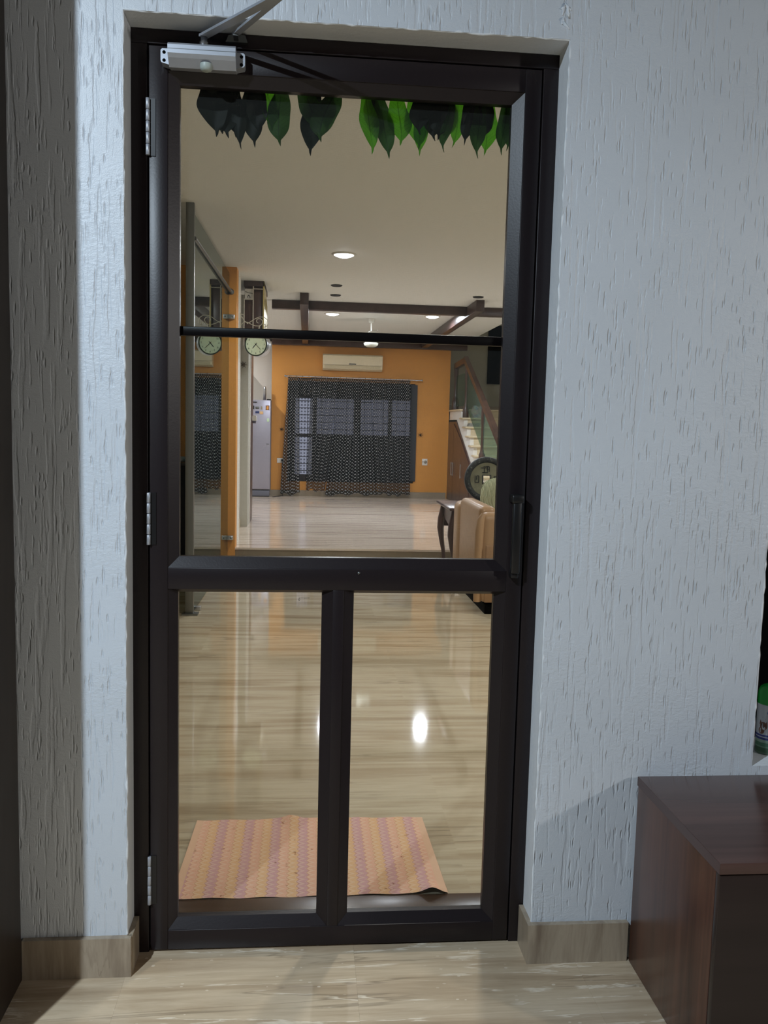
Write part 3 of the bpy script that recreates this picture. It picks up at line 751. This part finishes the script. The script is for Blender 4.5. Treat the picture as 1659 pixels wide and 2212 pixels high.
box('rail', (bx0+.112, bx1-.014, by0, by0+.02, bz1-.092, bz1-.084), cm, db)
box('light_panel', (bx0+.012, bx0+.102, by0+.03, by0+.05, bz1-.198, bz1-.085), M['inner_white'], db)
MB().tube([(bx0+.016, by0+.02, bz1-.118), (bx0+.05, by0+.02, bz1-.13), (bx0+.10, by0+.02, bz1-.138)], .003, 6).tube([(bx0+.056+.014*math.cos(a_*.4), by0+.022, bz1-.186+.028*math.sin(a_*.4)) for a_ in range(9)], .003, 6).build('hook', M['black'], db)

# ------------------------------------------------------------------ refrigerator and kitchen bits
fr = thing('refrigerator', 'tall silver single-door refrigerator left of the orange end wall', 'refrigerator', (-.5, 13.6, .15))
fX0, fX1, fY0 = -.86, -.192, 13.28
box('cabinet', (fX0, fX1, fY0+.05, 13.58, .25, 1.885), plain('fridge_grey', (120, 116, 124), .4), fr, b=.01)
fd = box('door', (fX0, fX1-.004, fY0, fY0+.046, .285, 1.885), plain('fridge_silver', (158, 156, 170), .3, .35, var=.02), fr, b=.01)
box('kick_plate', (fX0+.01, fX1-.01, fY0+.01, fY0+.05, .165, .262), plain('fridge_base', (96, 98, 110), .4), fr, b=.004)
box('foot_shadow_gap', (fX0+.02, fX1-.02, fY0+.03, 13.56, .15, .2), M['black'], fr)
def magnet(name, x0, x1, z0, z1, mat): box(name, (x0, x1, fY0-.006, fY0-.0002, z0, z1), mat, fd, b=.002)
magnet('brand_plate', -.535, -.44, 1.832, 1.852, M['black'])
magnet('picture_magnet', -.288, -.22, 1.705, 1.79, PB)
box('magnet_figure', (-.27, -.238, fY0-.009, fY0-.006, 1.715, 1.775), plain('saffron', (214, 150, 70), .5), fd)
magnet('round_magnet', -.39, -.33, 1.63, 1.68, plain('peach', (210, 170, 120), .5))
magnet('label_magnet', -.47, -.40, 1.645, 1.685, PN)
magnet('name_magnet', -.47, -.40, 1.725, 1.765, M['steel_dark'])
magnet('oval_magnet', -.375, -.345, 1.715, 1.77, M['grey_skirt'])
magnet('dark_magnet', -.545, -.49, 1.72, 1.78, M['black'])
magnet('green_sticker', -.262, -.222, 1.50, 1.56, plain('pale_green_print', (196, 224, 186), .5))
magnet('handle_slot', -.27, -.22, 1.098, 1.106, M['black'])
box('hinge_cover', (-.27, -.195, fY0+.0, fY0+.08, 1.886, 1.905), M['black'], fr, b=.004)
tag(MB().lathe([(0, 0), (.026, 0), (.026, .20), (.022, .235), (.010, .25), (0, .25)], (-.315, 13.44, 1.8852), seg=18).build('steel_bottle', M['chrome']), 'slim steel bottle standing on top of the refrigerator', 'bottle')
dp = thing('air_freshener', 'small white plug-in air freshener on the brown door lining', 'air freshener', (-.27, 9.5, 1.5))
MB().prism([(-.282, 1.50), (-.222, 1.50), (-.230, 1.565), (-.262, 1.578), (-.282, 1.56)], 1, 9.46, 9.54).build('body', M['white_plastic'], dp)
MB().bbox(-.28, -.235, 9.47, 9.53, 1.465, 1.50, b=.004).build('bottle', plain('violet_grey', (92, 88, 104), .4), dp)
sw = thing('switch_plate', 'white switch plate on the pier below the clock', 'switch', (-.285, 8.93, 1.6))
MB().bbox(-.288, -.274, 8.82, 8.98, 1.50, 1.68, b=.004).build('plate', M['white_plastic'], sw)
for zz in (1.55, 1.61): box('rocker', (-.275, -.270, 8.86, 8.94, zz-.02, zz+.02), M['white_plastic'], sw, b=.002)

def star(name, c, r, lb):
    m = MB(); c = Vector(c)
    for i in range(7):
        a = i*2*PI/7
        m.tube([c, c+Vector((math.cos(a)*r, -.012, math.sin(a)*r))], [.007, .002], 6)
    m.lathe([(0, .014), (.012, .012), (.016, 0)], c, (0, -1, 0), 12)
    tag(m.build(name, plain('dark_bronze', (70, 54, 34), .5, .4)), lb, 'wall ornament', 'star wall ornaments')
star('wall_star', (2.555, FW-.003, 1.325), .055, 'dark star ornament on orange wall above the right socket')
star('wall_star', (-.008, FW-.003, 1.37), .045, 'dark star ornament on orange wall left of the curtain')
star('wall_star', (-.350, 8.697, 2.19), .045, 'dark star ornament on the pier below the clock')
s1 = thing('wall_socket', 'white wall socket with black plug left of the curtain', 'socket', (-.005, FW, .8))
MB().bbox(-.085, .035, FW-.012, FW, .755, .845, b=.003).build('plate', M['white_plastic'], s1)
MB().lathe([(0, .045), (.018, .045), (.022, .03), (.022, 0)], (.01, FW-.01, .805), (0, -1, 0), 14).build('plug', M['black'], s1)
cdm = MB().tube([(.01, FW-.05, .79), (.008, FW-.055, .6), (-.005, FW-.05, .4), (-.01, FW-.04, .26), (.03, FW-.08, .157), (-.04, FW-.20, .156), (-.15, FW-.36, .156)], .006, 6)
tag(cdm.build('power_cord', M['black']), 'black power cord hanging from the plug to the floor', 'cord')
s2 = thing('wall_socket', 'white wall socket with round outlet right of the curtain', 'socket', (2.65, FW, .8))
MB().bbox(2.60, 2.70, FW-.012, FW, .765, .885, b=.003).build('plate', M['white_plastic'], s2)
MB().lathe([(0, .004), (.026, .004), (.030, 0)], (2.662, FW-.012, .825), (0, -1, 0), 18).build('outlet', M['grey_skirt'], s2)
box('rocker', (2.612, 2.624, FW-.016, FW-.011, .815, .845), M['steel_dark'], s2)

# ------------------------------------------------------------------ air conditioner
acn = thing('air_conditioner', 'cream split air conditioner above the curtained window', 'air conditioner', (1.26, FW, 2.5))
prof = [(FW, 2.46), (FW, 2.745), (FW-.17, 2.745), (FW-.205, 2.72), (FW-.21, 2.56), (FW-.18, 2.49), (FW-.10, 2.46)]
MB().prism(prof, 0, .72, 1.80).build('body', M['ac'], acn)
box('brand_plate', (1.19, 1.32, FW-.2165, FW-.2075, 2.565, 2.583), M['black'], acn)
MB().prism([(FW-.2125, 2.545), (FW-.183, 2.484), (FW-.176, 2.484), (FW-.205, 2.548)], 0, .75, 1.77).build('louvre', plain('ac_louvre', (202, 190, 158), .4), acn)
box('panel_seam', (.722, 1.798, FW-.2115, FW-.208, 2.552, 2.556), M['grey_skirt'], acn)

# ------------------------------------------------------------------ window behind the curtain
wn = thing('window_1', 'dark framed barred window with lit upper panes behind the curtain', 'window', (1.27, FW+.1, WZ0), kind='structure')
fm = plain('window_dark_frame', (40, 38, 42), .5)
gY = FW+.09
pane_l = emit('night_lit_pane', (200, 205, 235), .62)
pane_d = plain('dark_window_pane', (52, 54, 60), .2)
t = NT('floral_lit_pane')
p = t.pos((17.0, 1, 17.0))
v = t.n('ShaderNodeTexVoronoi', {'Vector': p, 'Scale': 1.0, 'Randomness': 0.0}).outputs['Distance']
f = t.math('LESS_THAN', t.math('ABSOLUTE', t.math('SUBTRACT', v, .33)), .09)
t.done(t.n('ShaderNodeEmission', {0: t.mix(f, lin((206, 210, 236)), lin((120, 122, 140))), 1: .75}).outputs[0])
M['floral'] = t.m
fcols = [(WX0, .235), (.55, .63), (1.31, 1.44), (1.95, 2.02), (2.36, WX1)]
for a, b in fcols: box('frame_post', (a, b, FW+.05, FW+.13, WZ0, WZ1), fm, wn)
for a, b in ((WZ0, .55), (1.24, 1.30), (1.95, 2.0), (WZ1-.05, WZ1)): box('frame_rail', (WX0, WX1, FW+.055, FW+.125, a, b), fm, wn)
cols = [(fcols[i][1], fcols[i+1][0]) for i in range(4)]
for i, (a, b) in enumerate(cols):
    for zz0, zz1 in ((.55, 1.24), (1.30, 1.95), (2.0, WZ1-.05)):
        lit = (zz0 > 1.2 and zz0 < 1.9)
        if i == 0: mt_ = M['floral'] if zz0 < 1.9 else pane_d
        else: mt_ = pane_l if lit else pane_d
        box('pane', (a, b, gY, gY+.006, zz0, zz1), mt_, wn)
if True:
    for zz in [.62+.128*i for i in range(12)]:
        MB().tube([(WX0, FW+.035, zz), (WX1, FW+.035, zz)], .007, 6).build('grille_bar', fm, wn)
    for xx in (.30, .46, .72, .95, 1.18, 1.50, 1.68, 1.86, 2.10, 2.28):
        MB().tube([(xx, FW+.035, WZ0), (xx, FW+.035, WZ1)], .005, 6).build('grille_bar', fm, wn)
box('reveal_shutter', (2.36, 2.475, FW-.03, FW-.002, .46, 2.24), plain('dark_shutter', (50, 52, 58), .6), wn)

# curtains: black net with pale dots
t = NT('black_dotted_net')
uv = t.n('ShaderNodeTexCoord').outputs['UV']
mp = t.n('ShaderNodeMapping', {0: uv, 2: (0, 0, PI/4), 3: (24.0, 24.0, 1)}).outputs[0]
v = t.n('ShaderNodeTexVoronoi', {'Vector': mp, 'Scale': 1.0, 'Randomness': 0.0}, voronoi_dimensions='2D').outputs['Distance']
dot = t.math('LESS_THAN', v, .27)
alpha = t.math('MAXIMUM', dot, .72)
dif = t.n('ShaderNodeBsdfDiffuse', {0: t.mix(dot, lin((26, 26, 28)), lin((140, 140, 142)))}).outputs[0]
M['net'] = t.done(t.n('ShaderNodeMixShader', {0: alpha, 1: t.n('ShaderNodeBsdfTransparent').outputs[0], 2: dif}).outputs[0])
CYS = {1: 0, 2: .055, 3: 0, 4: .055, 5: -.055}
def curtain(x0t, x1t, x0b, x1b, ztop, zbot, folds, amp, lb, yc, seed, hemwave=.02):
    yc = yc-CYS[seed]
    rnd = random.Random(seed)
    ph = [rnd.uniform(0, 6.28) for _ in range(4)]
    q = thing('curtain', lb, 'curtain', ((x0b+x1b)/2, yc, zbot), 'black dotted net curtains')
    nu, nv = int(folds*10), 14
    m = MB(); uvs = []
    cw = (x1t-x0t)*1.45
    for j in range(nv+1):
        v_ = j/nv
        for i in range(nu+1):
            u = i/nu
            ff = 2*PI*folds*u+ph[0]+.6*math.sin(3*u+ph[1])
            am = amp*(.45+.55*v_)
            x = (x0t+(x1t-x0t)*u)*(1-v_)+(x0b+(x1b-x0b)*u)*v_+am*.35*math.sin(2*ff)
            zb_ = zbot+hemwave*math.sin(ff*.5+ph[2])+hemwave*.7*math.sin(7*u+ph[3])
            m.v.append((x, yc+am*math.sin(ff)+.01*math.sin(5*u+ph[2]), ztop+(zb_-ztop)*v_)); uvs.append((u*cw, (ztop-zbot)*(1-v_)))
    for j in range(nv):
        for i in range(nu):
            k_ = j*(nu+1)+i
            m.f.append((k_, k_+1, k_+nu+2, k_+nu+1)); m.mi.append(0); m.sm.append(True)
    o = m.build('fabric', M['net'], q)
    ul = o.data.uv_layers.new(name='UVMap')
    for l_ in o.data.loops: ul.data[l_.index].uv = uvs[l_.vertex_index]
    MB().tube([(x0t+(x1t-x0t)*i/8, yc+.01*math.sin(i*2), ztop-.012) for i in range(9)], .007, 6).build('heading_tape', M['black'], q)
    return q
cy_ = FW-.12
curtain(.10, .30, -.02, .34, 2.315, .19, 3, .022, 'narrow black dotted net curtain at the left window edge', cy_, 1)
curtain(.52, 1.02, .46, .80, 2.315, .27, 5, .026, 'black dotted net curtain gathered beside the uncovered left panes', cy_, 2)
curtain(.30, 1.50, .80, 1.40, 2.310, .215, 9, .022, 'wide black dotted net curtain across the window middle', cy_+.05, 3) if False else None
curtain(1.02, 1.60, .80, 1.78, 2.312, .20, 6, .026, 'black dotted net curtain hanging across the window middle', cy_, 3)
curtain(1.60, 2.32, 1.78, 2.37, 2.308, .215, 7, .024, 'black dotted net curtain at the right window edge', cy_, 4)
# net valance strip over the left gap
curtain(.28, .54, .30, .50, 2.31, 2.0, 2, .012, 'short black dotted net strip over the uncovered left panes', cy_-.01, 5, .005)
rd = thing('curtain_rod', 'thin steel curtain rod with finials above the window', 'curtain rod', (1.27, cy_, 2.33))
MB().tube([(.05, cy_, 2.335), (2.54, cy_, 2.322)], .010, 8).build('rod', M['chrome'], rd)
for xx, zz in ((.05, 2.335), (2.54, 2.322)): MB().lathe([(0, -.02), (.017, -.014), (.02, 0), (.017, .014), (0, .02)], (xx, cy_, zz), (1, 0, 0), 12).build('finial', M['chrome'], rd)
for xx in (.08, 2.44): box('bracket', (xx-.008, xx+.008, cy_, FW, 2.310, 2.328), M['chrome'], rd)
for i in range(20):
    MB().lathe([(.012, -.003), (.016, 0), (.012, .003), (.010, 0), (.012, -.003)], (.13+i*.114, cy_, 2.335-i*.0006), (1, 0, 0), 10).build('curtain_ring', M['black'], rd)

# ------------------------------------------------------------------ stairs on the right
SX0, SX1 = 3.10, 4.25
RUN, RISE = .30, .15
Y1 = 9.44                                           # nosing of the first tread (z = .30)
st = thing('staircase', 'cream marble staircase with brown railing rising beyond the sofa', 'staircase', (3.6, 11, .15))
n = 10
prof = [(Y1, .15)]
for i in range(n):
    prof += [(Y1+i*RUN, .15+(i+1)*RISE-.03), (Y1+(i+1)*RUN, .15+(i+1)*RISE-.03)]
yl = Y1+n*RUN
prof += [(yl, .15+(n+1)*RISE-.03), (14.69, .15+(n+1)*RISE-.03), (14.69, 1.62), (yl+.42, 1.62)]
prof += [(Y1+.55, .15)]
m = MB()
m.prism(prof, 0, SX0, SX1)
m.build('stringer', M['inner_white'], st)
for i in range(n+1):
    zt = .15+(i+1)*RISE
    y1_ = (Y1+(i+1)*RUN) if i < n else 14.69
    box('tread', (SX0-.03, SX1, Y1+i*RUN-.03, y1_+.005, zt-.03, zt), M['tread'], st, b=.004)
    box('riser', (SX0+.06, SX1, Y1+i*RUN-.004, Y1+i*RUN-.0005, zt-RISE, zt-.03), M['tread'], st)
# storage under the stairs
us = thing('under_stair_cupboard', 'dark brown cupboard filling the triangle under the stairs', 'cupboard', (3.1, 12, .15))
sl = .48
yA = 12.80; zA = 1.583
def ztop(y): return zA-sl*(yA-y)
MB().prism([(10.0, .15), (13.55, .15), (13.55, zA), (yA, zA), (10.0, ztop(10.0))], 0, 3.082, 3.098).build('side_panel', M['dark_wood'], us)
for a, b in ((12.98, 13.54), (12.20, 12.97), (11.40, 12.19)):
    q = MB().prism([(a, .2), (b, .2), (b, min(zA, ztop(b))-.04), (a, min(zA, ztop(a))-.04)], 0, 3.070, 3.082).build('door_panel', M['dark_wood'], us)
    yh = a+.08 if a > 12.9 else b-.08
    MB().tube([(3.055, yh, .62), (3.055, yh, .86)], .007, 8).tube([(3.07, yh, .64), (3.055, yh, .64)], .006, 6).tube([(3.07, yh, .84), (3.055, yh, .84)], .006, 6).build('bar_handle', M['chrome'], q)
# railing
rl = st
RX = 3.17
def sz(y): return .15+((y-Y1)/RUN+1)*RISE        # nosing line
def post(y, zb, zt, w0=.04):
    MB().lathe([(w0*1.3, 0), (w0*1.3, .16), (w0*.9, .20), (w0*.62, .26), (w0*.62, (zt-zb)*.72), (w0*.8, (zt-zb)*.74), (w0*.8, (zt-zb))], (RX, y, zb), seg=4 if False else 10).build('post', M['rail_wood'], rl)
post(12.40, 1.80-.15+.0, 2.52); post(10.90, .90+.0, 1.78); post(13.46, 1.80, 2.60, .05)
def bar(y0, z0, y1, z1, wdt, h, mat, name, x=RX):
    vs = [(x+s_*wdt/2, yq, zq+u_*h/2) for yq, zq in ((y0, z0), (y1, z1)) for s_ in (-1, 1) for u_ in (-1, 1)]
    return MB().add(vs, [(0, 1, 3, 2), (4, 6, 7, 5), (0, 4, 5, 1), (2, 3, 7, 6), (0, 2, 6, 4), (1, 5, 7, 3)]).build(name, mat, rl)
bar(9.2, 1.06, 12.55, 2.66, .075, .10, M['rail_wood'], 'handrail')
bar(12.5, 2.635, 13.52, 2.60, .075, .10, M['rail_wood'], 'handrail')
for a, b in ((9.3, 10.82), (10.98, 12.32)):
    za, zb2 = 1.06+(a-9.2)*.4776, 1.06+(b-9.2)*.4776
    vs = [(x_, y_, z_) for x_ in (RX-.006, RX+.006) for y_, z_ in ((a, za-.72), (b, zb2-.72), (b, zb2-.14), (a, za-.14))]
    MB().add(vs, [(0, 1, 2, 3), (7, 6, 5, 4), (0, 4, 5, 1), (1, 5, 6, 2), (2, 6, 7, 3), (3, 7, 4, 0)]).build('glass_panel', M['rail_glass'], rl)
MB().box(RX-.006, RX+.006, 12.5, 13.4, 1.86, 2.42).build('glass_panel', M['rail_glass'], rl)
pk = MB().grid(lambda u, v_: (3.262+.16*u+.01*math.sin(9*v_), 12.20+.05*math.sin(6*u+4*v_)*math.sin(PI*v_)+.10*v_*0, 1.6505+.20*v_+.012*math.sin(8*u)*v_), 10, 8)
pk.grid(lambda u, v_: (3.262+.16*u+.01*math.sin(9*v_), 12.32+.05*math.sin(5*u+3*v_)*math.sin(PI*v_), 1.6505+.20*v_+.012*math.sin(8*u)*v_), 10, 8)
pk.grid(lambda u, v_: (3.262+.16*u+.01*math.sin(9), 12.20+.12*v_, 1.8505+.012*math.sin(8*u)), 10, 2)
t = NT('pale_packet_print')
nn = t.noise(t.pos(), 14, 3)
t.bsdf(t.ramp(nn, [(.4, lin((206, 200, 204))), (.5, lin((216, 178, 190))), (.58, lin((130, 150, 190))), (.66, lin((220, 218, 216)))]), .4)
tag(pk.build('packet', t.m), 'white and pink plastic packet lying on an upper stair tread', 'packet')
tr_ = MB()
for i in range(4): tr_.bbox(3.13+.006*i, 3.31+.004*i, 11.86, 12.06, 1.5005+.014*i, 1.5135+.014*i, b=.003)
tag(tr_.build('newspaper_stack', plain('newsprint', (150, 148, 140), .8)), 'folded grey newspapers on the tread below the packet', 'newspapers')
struct('window_2', MB().box(4.0, 5.2, 14.66, 14.70, 2.36, 3.5), M['matt_black'], 'dark window high on the wall beyond the stairs', 'window')
struct('baseboard_landing', MB().box(3.1, 5.4, 14.67, 14.70, 1.80, 1.92), M['grey_skirt'], 'grey skirting along the stair landing wall', 'skirting')
struct('floor_landing', MB().box(4.25, 5.4, 12.9, 14.69, 1.72, 1.80), M['tread'], 'cream stair landing at the turn', 'landing')

# ------------------------------------------------------------------ sofa, side table, coin, cushion
LE = plain('tan_leather', (176, 142, 108), .38, var=.05, scale=12, bump=.05)
LD = plain('tan_leather_gusset', (158, 124, 92), .4, var=.05, scale=12, bump=.05)
sf = thing('sofa', 'tan leather sofa with padded arm seen from its back corner', 'sofa', (2.3, 4.9, 0))
box('plinth', (1.885, 2.80, 4.33, 5.55, 0, .075), M['matt_black'], sf)
box('base', (1.90, 2.80, 4.40, 5.50, .075, .33), LD, sf, b=.03)
MB().bbox(1.845, 1.985, 4.47, 5.36, .10, .845, b=.045, seg=4).build('backrest', LE, sf)
MB().bbox(1.83, 2.0, 5.36, 5.62, .10, .80, b=.06, seg=4).build('wing', LE, sf)
arm = MB().bbox(1.832, 2.80, 4.30, 4.46, .09, .81, b=.06, seg=4).build('arm', LE, sf)
MB().tube([(1.822, 4.335, .10), (1.818, 4.33, .4), (1.822, 4.33, .66), (1.832, 4.335, .75), (1.855, 4.34, .80)], [.03, .034, .036, .034, .02], 12).build('piping', LE, arm)
box('seat_cushion', (2.0, 2.78, 4.46, 5.44, .33, .608), LE, sf, b=.05)
box('arm', (1.96, 2.80, 5.44, 5.60, .09, .62), LE, sf, b=.05)
box('arm_panel', (1.87, 2.78, 4.288, 4.302, .10, .555), LD, sf, b=.006)
cu = MB(); nu = 18
def cush(u, v_, sgn):
    a, b = u*2-1, v_*2-1
    th = .075*max(0, (1-a**4))**.5*max(0, (1-b**4))**.5
    p_, q_ = a*math.sqrt(1-.42*b*b), b*math.sqrt(1-.42*a*a)
    return Vector((2.150+.15*p_, 5.22+.06*q_+sgn*th, .825+.205*q_))
cu.grid(lambda u, v_: cush(u, v_, -1), nu, nu); cu.grid(lambda u, v_: cush(u, v_, 1), nu, nu)
t = NT('pale_green_knit')
wv = t.n('ShaderNodeTexWave', {'Vector': t.pos((1, .3, .6)), 'Scale': 28.0, 'Distortion': 5.0, 'Detail': 2.0}).outputs[1]
t.bsdf(t.mix(wv, lin((176, 180, 140)), lin((214, 220, 184))), .9, 0, t.bump(wv, .9, .012))
tag(cu.build('cushion', t.m), 'pale green knitted cushion propped on the tan sofa', 'cushion')
tb = thing('side_table', 'dark brown side table with curved cabriole legs behind the sofa', 'side table', (2.2, 6.25, 0))
TZ = .70
box('top', (1.835, 2.62, 5.85, 6.72, TZ-.03, TZ), M['dark_wood'], tb, b=.012)
box('apron', (1.90, 2.55, 5.93, 5.955, .44, TZ-.03), M['dark_wood'], tb)
box('apron', (1.90, 2.55, 6.62, 6.645, .44, TZ-.03), M['dark_wood'], tb)
MB().prism([(5.95, TZ-.03), (6.62, TZ-.03), (6.62, .60), (6.5, .54), (6.28, .50), (6.08, .54), (5.95, .60)], 0, 1.895, 1.915).build('apron', M['dark_wood'], tb)
box('apron', (2.535, 2.555, 5.95, 6.62, .5, TZ-.03), M['dark_wood'], tb)
for lx, ly, dx in ((1.905, 5.95, -1), (1.905, 6.62, -1), (2.545, 5.95, 1), (2.545, 6.62, 1)):
    pts = [(lx+dx*o, ly, z_) for o, z_ in ((0, TZ-.03), (.004, .62), (.022, .52), (.030, .42), (.016, .30), (-.006, .18), (-.014, .09), (.006, .03), (.018, 0))]
    MB().tube(pts, [.034, .036, .040, .036, .027, .021, .019, .024, .028], 12).build('leg', M['dark_wood'], tb)
co = thing('coin_sculpture', 'large dark disc carved like an old square-holed coin on the side table', 'sculpture', (2.312, 6.45, TZ))
ox, oy, oz, R = 2.312, 6.45, TZ+.250, .230
t = NT('dark_speckled_rim')
sp = t.noise(t.pos(), 55, 4, .7)
t.bsdf(t.ramp(sp, [(.45, lin((26, 30, 31))), (.58, lin((42, 46, 46))), (.70, lin((120, 124, 116)))]), .5, 0, t.bump(sp, .6, .008))
rimm = t.m
t = NT('olive_grey_patina')
sp = t.noise(t.pos(), 22, 4, .6)
t.bsdf(t.mix(sp, lin((100, 100, 80)), lin((146, 146, 120))), .6, 0, t.bump(sp, .4, .005))
pat = t.m
def ring_sq(name, ro, hi, ya, yb, mat, par, seg=48):
    """disc of radius ro with a square hole of half-side hi"""
    vs = []; fs = []
    for yv in (ya, yb):
        for k_ in range(seg):
            a = 2*PI*k_/seg
            vs.append((ox+ro*math.cos(a), yv, oz+ro*math.sin(a)))
        for k_ in range(seg):
            a = 2*PI*k_/seg; c_, s_ = math.cos(a), math.sin(a); q = hi/max(abs(c_), abs(s_))
            vs.append((ox+q*c_, yv, oz+q*s_))
    for k_ in range(seg):
        l_ = (k_+1) % seg
        fs += [(k_, l_, seg+l_, seg+k_), (2*seg+k_, 3*seg+k_, 3*seg+l_, 2*seg+l_), (k_, 2*seg+k_, 2*seg+l_, l_), (seg+k_, seg+l_, 3*seg+l_, 3*seg+k_)]
    return MB().add(vs, fs).build(name, mat, par)
ring_sq('disc', R*.76, .036, oy-.012, oy+.02, pat, co)
MB().lathe([(R*.72, -.012), (R*.75, .016), (R*.80, .026), (R*.97, .026), (R, .016), (R, -.022), (R*.96, -.028), (R*.72, -.024)], (ox, oy, oz), (0, -1, 0), 56).build('rim', rimm, co)
for a, b, c_, e in ((-.046, .046, .036, .046), (-.046, .046, -.046, -.036), (-.046, -.036, -.036, .036), (.036, .046, -.036, .036)):
    box('hole_edge', (ox+a, ox+b, oy-.020, oy-.012, oz+c_, oz+e), rimm, co)
gl = {'top': [(-.03, .018, .07, .008), (-.012, .03, .05, .008), (-.028, -.006, .008, .05), (-.02, -.03, .06, .008), (.006, .006, .008, .055), (.024, .006, .008, .055), (.006, .034, .03, .008), (.006, .006, .03, .006)],
      'left': [(-.022, .0, .008, .07), (.016, .0, .008, .07), (0, -.034, .035, .008), (-.006, .012, .008, .04), (.006, .034, .02, .008)],
      'right': [(-.022, .0, .008, .06), (.012, .0, .008, .06), (-.004, .028, .04, .008), (-.004, 0, .03, .007), (.03, .01, .008, .04)],
      'bottom': [(0, .02, .06, .008), (0, -.005, .05, .008), (0, -.03, .06, .008), (-.02, 0, .008, .05), (.02, 0, .008, .05)]}
for kk, (dx, dz) in (('top', (0, .098)), ('left', (-.10, 0)), ('right', (.10, 0)), ('bottom', (0, -.10))):
    m = MB()
    for (a, b, ww, hh) in gl[kk]: m.box(ox+dx+a-ww/2, ox+dx+a+ww/2, oy-.0165, oy-.011, oz+dz+b-hh/2, oz+dz+b+hh/2)
    m.build('carved_character', M['ink'], co)
MB().bbox(ox-.11, ox+.11, oy-.05, oy+.05, TZ+.0003, TZ+.024, b=.006).build('stand', M['black'], co)

# ------------------------------------------------------------------ mat inside the door
t = NT('zigzag_cotton_weave')
s = t.n('ShaderNodeSeparateXYZ', {0: t.pos()}).outputs
tri = t.math('ABSOLUTE', t.math('SUBTRACT', t.math('FRACT', t.math('MULTIPLY', s[1], 38.0)), .5))
u = t.math('ADD', t.math('MULTIPLY', s[0], 31.0), t.math('MULTIPLY', tri, .55))
idx = t.math('MULTIPLY', t.math('FRACT', t.math('DIVIDE', t.math('FLOOR', u), 3.0)), 1.0)
colr = t.ramp(idx, [(0.0, lin((236, 186, 160))), (.2, lin((234, 190, 148))), (.5, lin((216, 170, 170)))], 'CONSTANT')
fr_ = t.math('FRACT', u)
zig = t.math('LESS_THAN', t.math('ABSOLUTE', t.math('SUBTRACT', t.math('FRACT', t.math('ADD', fr_, t.math('MULTIPLY', tri, .9))), .5)), .17)
colr = t.mix(t.math('MULTIPLY', zig, .42), colr, lin((242, 216, 192)))
edge = t.math('LESS_THAN', fr_, .10)
colr = t.mix(t.math('MULTIPLY', edge, .35), colr, lin((176, 112, 84)))
sn = t.noise(t.pos(), 26, 4, .7)
colr = t.mix(t.ramp(sn, [(.63, 0.0), (.70, .7)]), colr, lin((140, 84, 52)))
wvv = t.noise(t.pos((300, 900, 1)), 1.0, 2)
t.bsdf(colr, .95, 0, t.bump(t.math('ADD', wvv, fr_), .4, .003), **{'Specular IOR Level': .1})
mt = thing('door_mat', 'pink and peach zigzag woven cotton mat inside the door', 'mat', (.5, .5, 0))
def matz(x, y):
    z_ = .007+.0012*math.sin(9*x+4*y)
    z_ += .016*math.exp(-((x-.42)/.035)**2-((y-.80)/.06)**2)
    z_ += .018*math.exp(-((x-.862)/.03)**2-((y-.255)/.04)**2)
    return z_
mx0, mx1, my0, my1 = .100, .885, .254, .785
def sheet(x0, x1):
    m = MB(); nu_ = max(2, int((x1-x0)/.012)); nv_ = 40
    def fn(u, v_, dz=0):
        x, y = x0+(x1-x0)*u, my0+(my1-my0)*v_
        x2 = x+(.012*(1-v_) if x > .5 else -.014*(1-v_))*abs(x-.5)/.4
        return (x2, y+.003*math.sin(40*x)*(1 if v_ in (0, 1) else 0), matz(x, y)+dz)
    m.grid(lambda u, v_: fn(u, v_), nu_, nv_)
    m.grid(lambda u, v_: fn(u, v_, -.0045), nu_, nv_, mi=1)
    return m
under = plain('mat_backing', (40, 34, 32), .9)
sheet(mx0, mx1).build('woven_field', [t.m, under], mt)
hem = plain('hem_tape', (226, 186, 156), .9, scale=90)
sheet(mx0-.024, mx0).build('hem', [hem, under], mt)
sheet(mx1, mx1+.024).build('hem', [hem, under], mt)
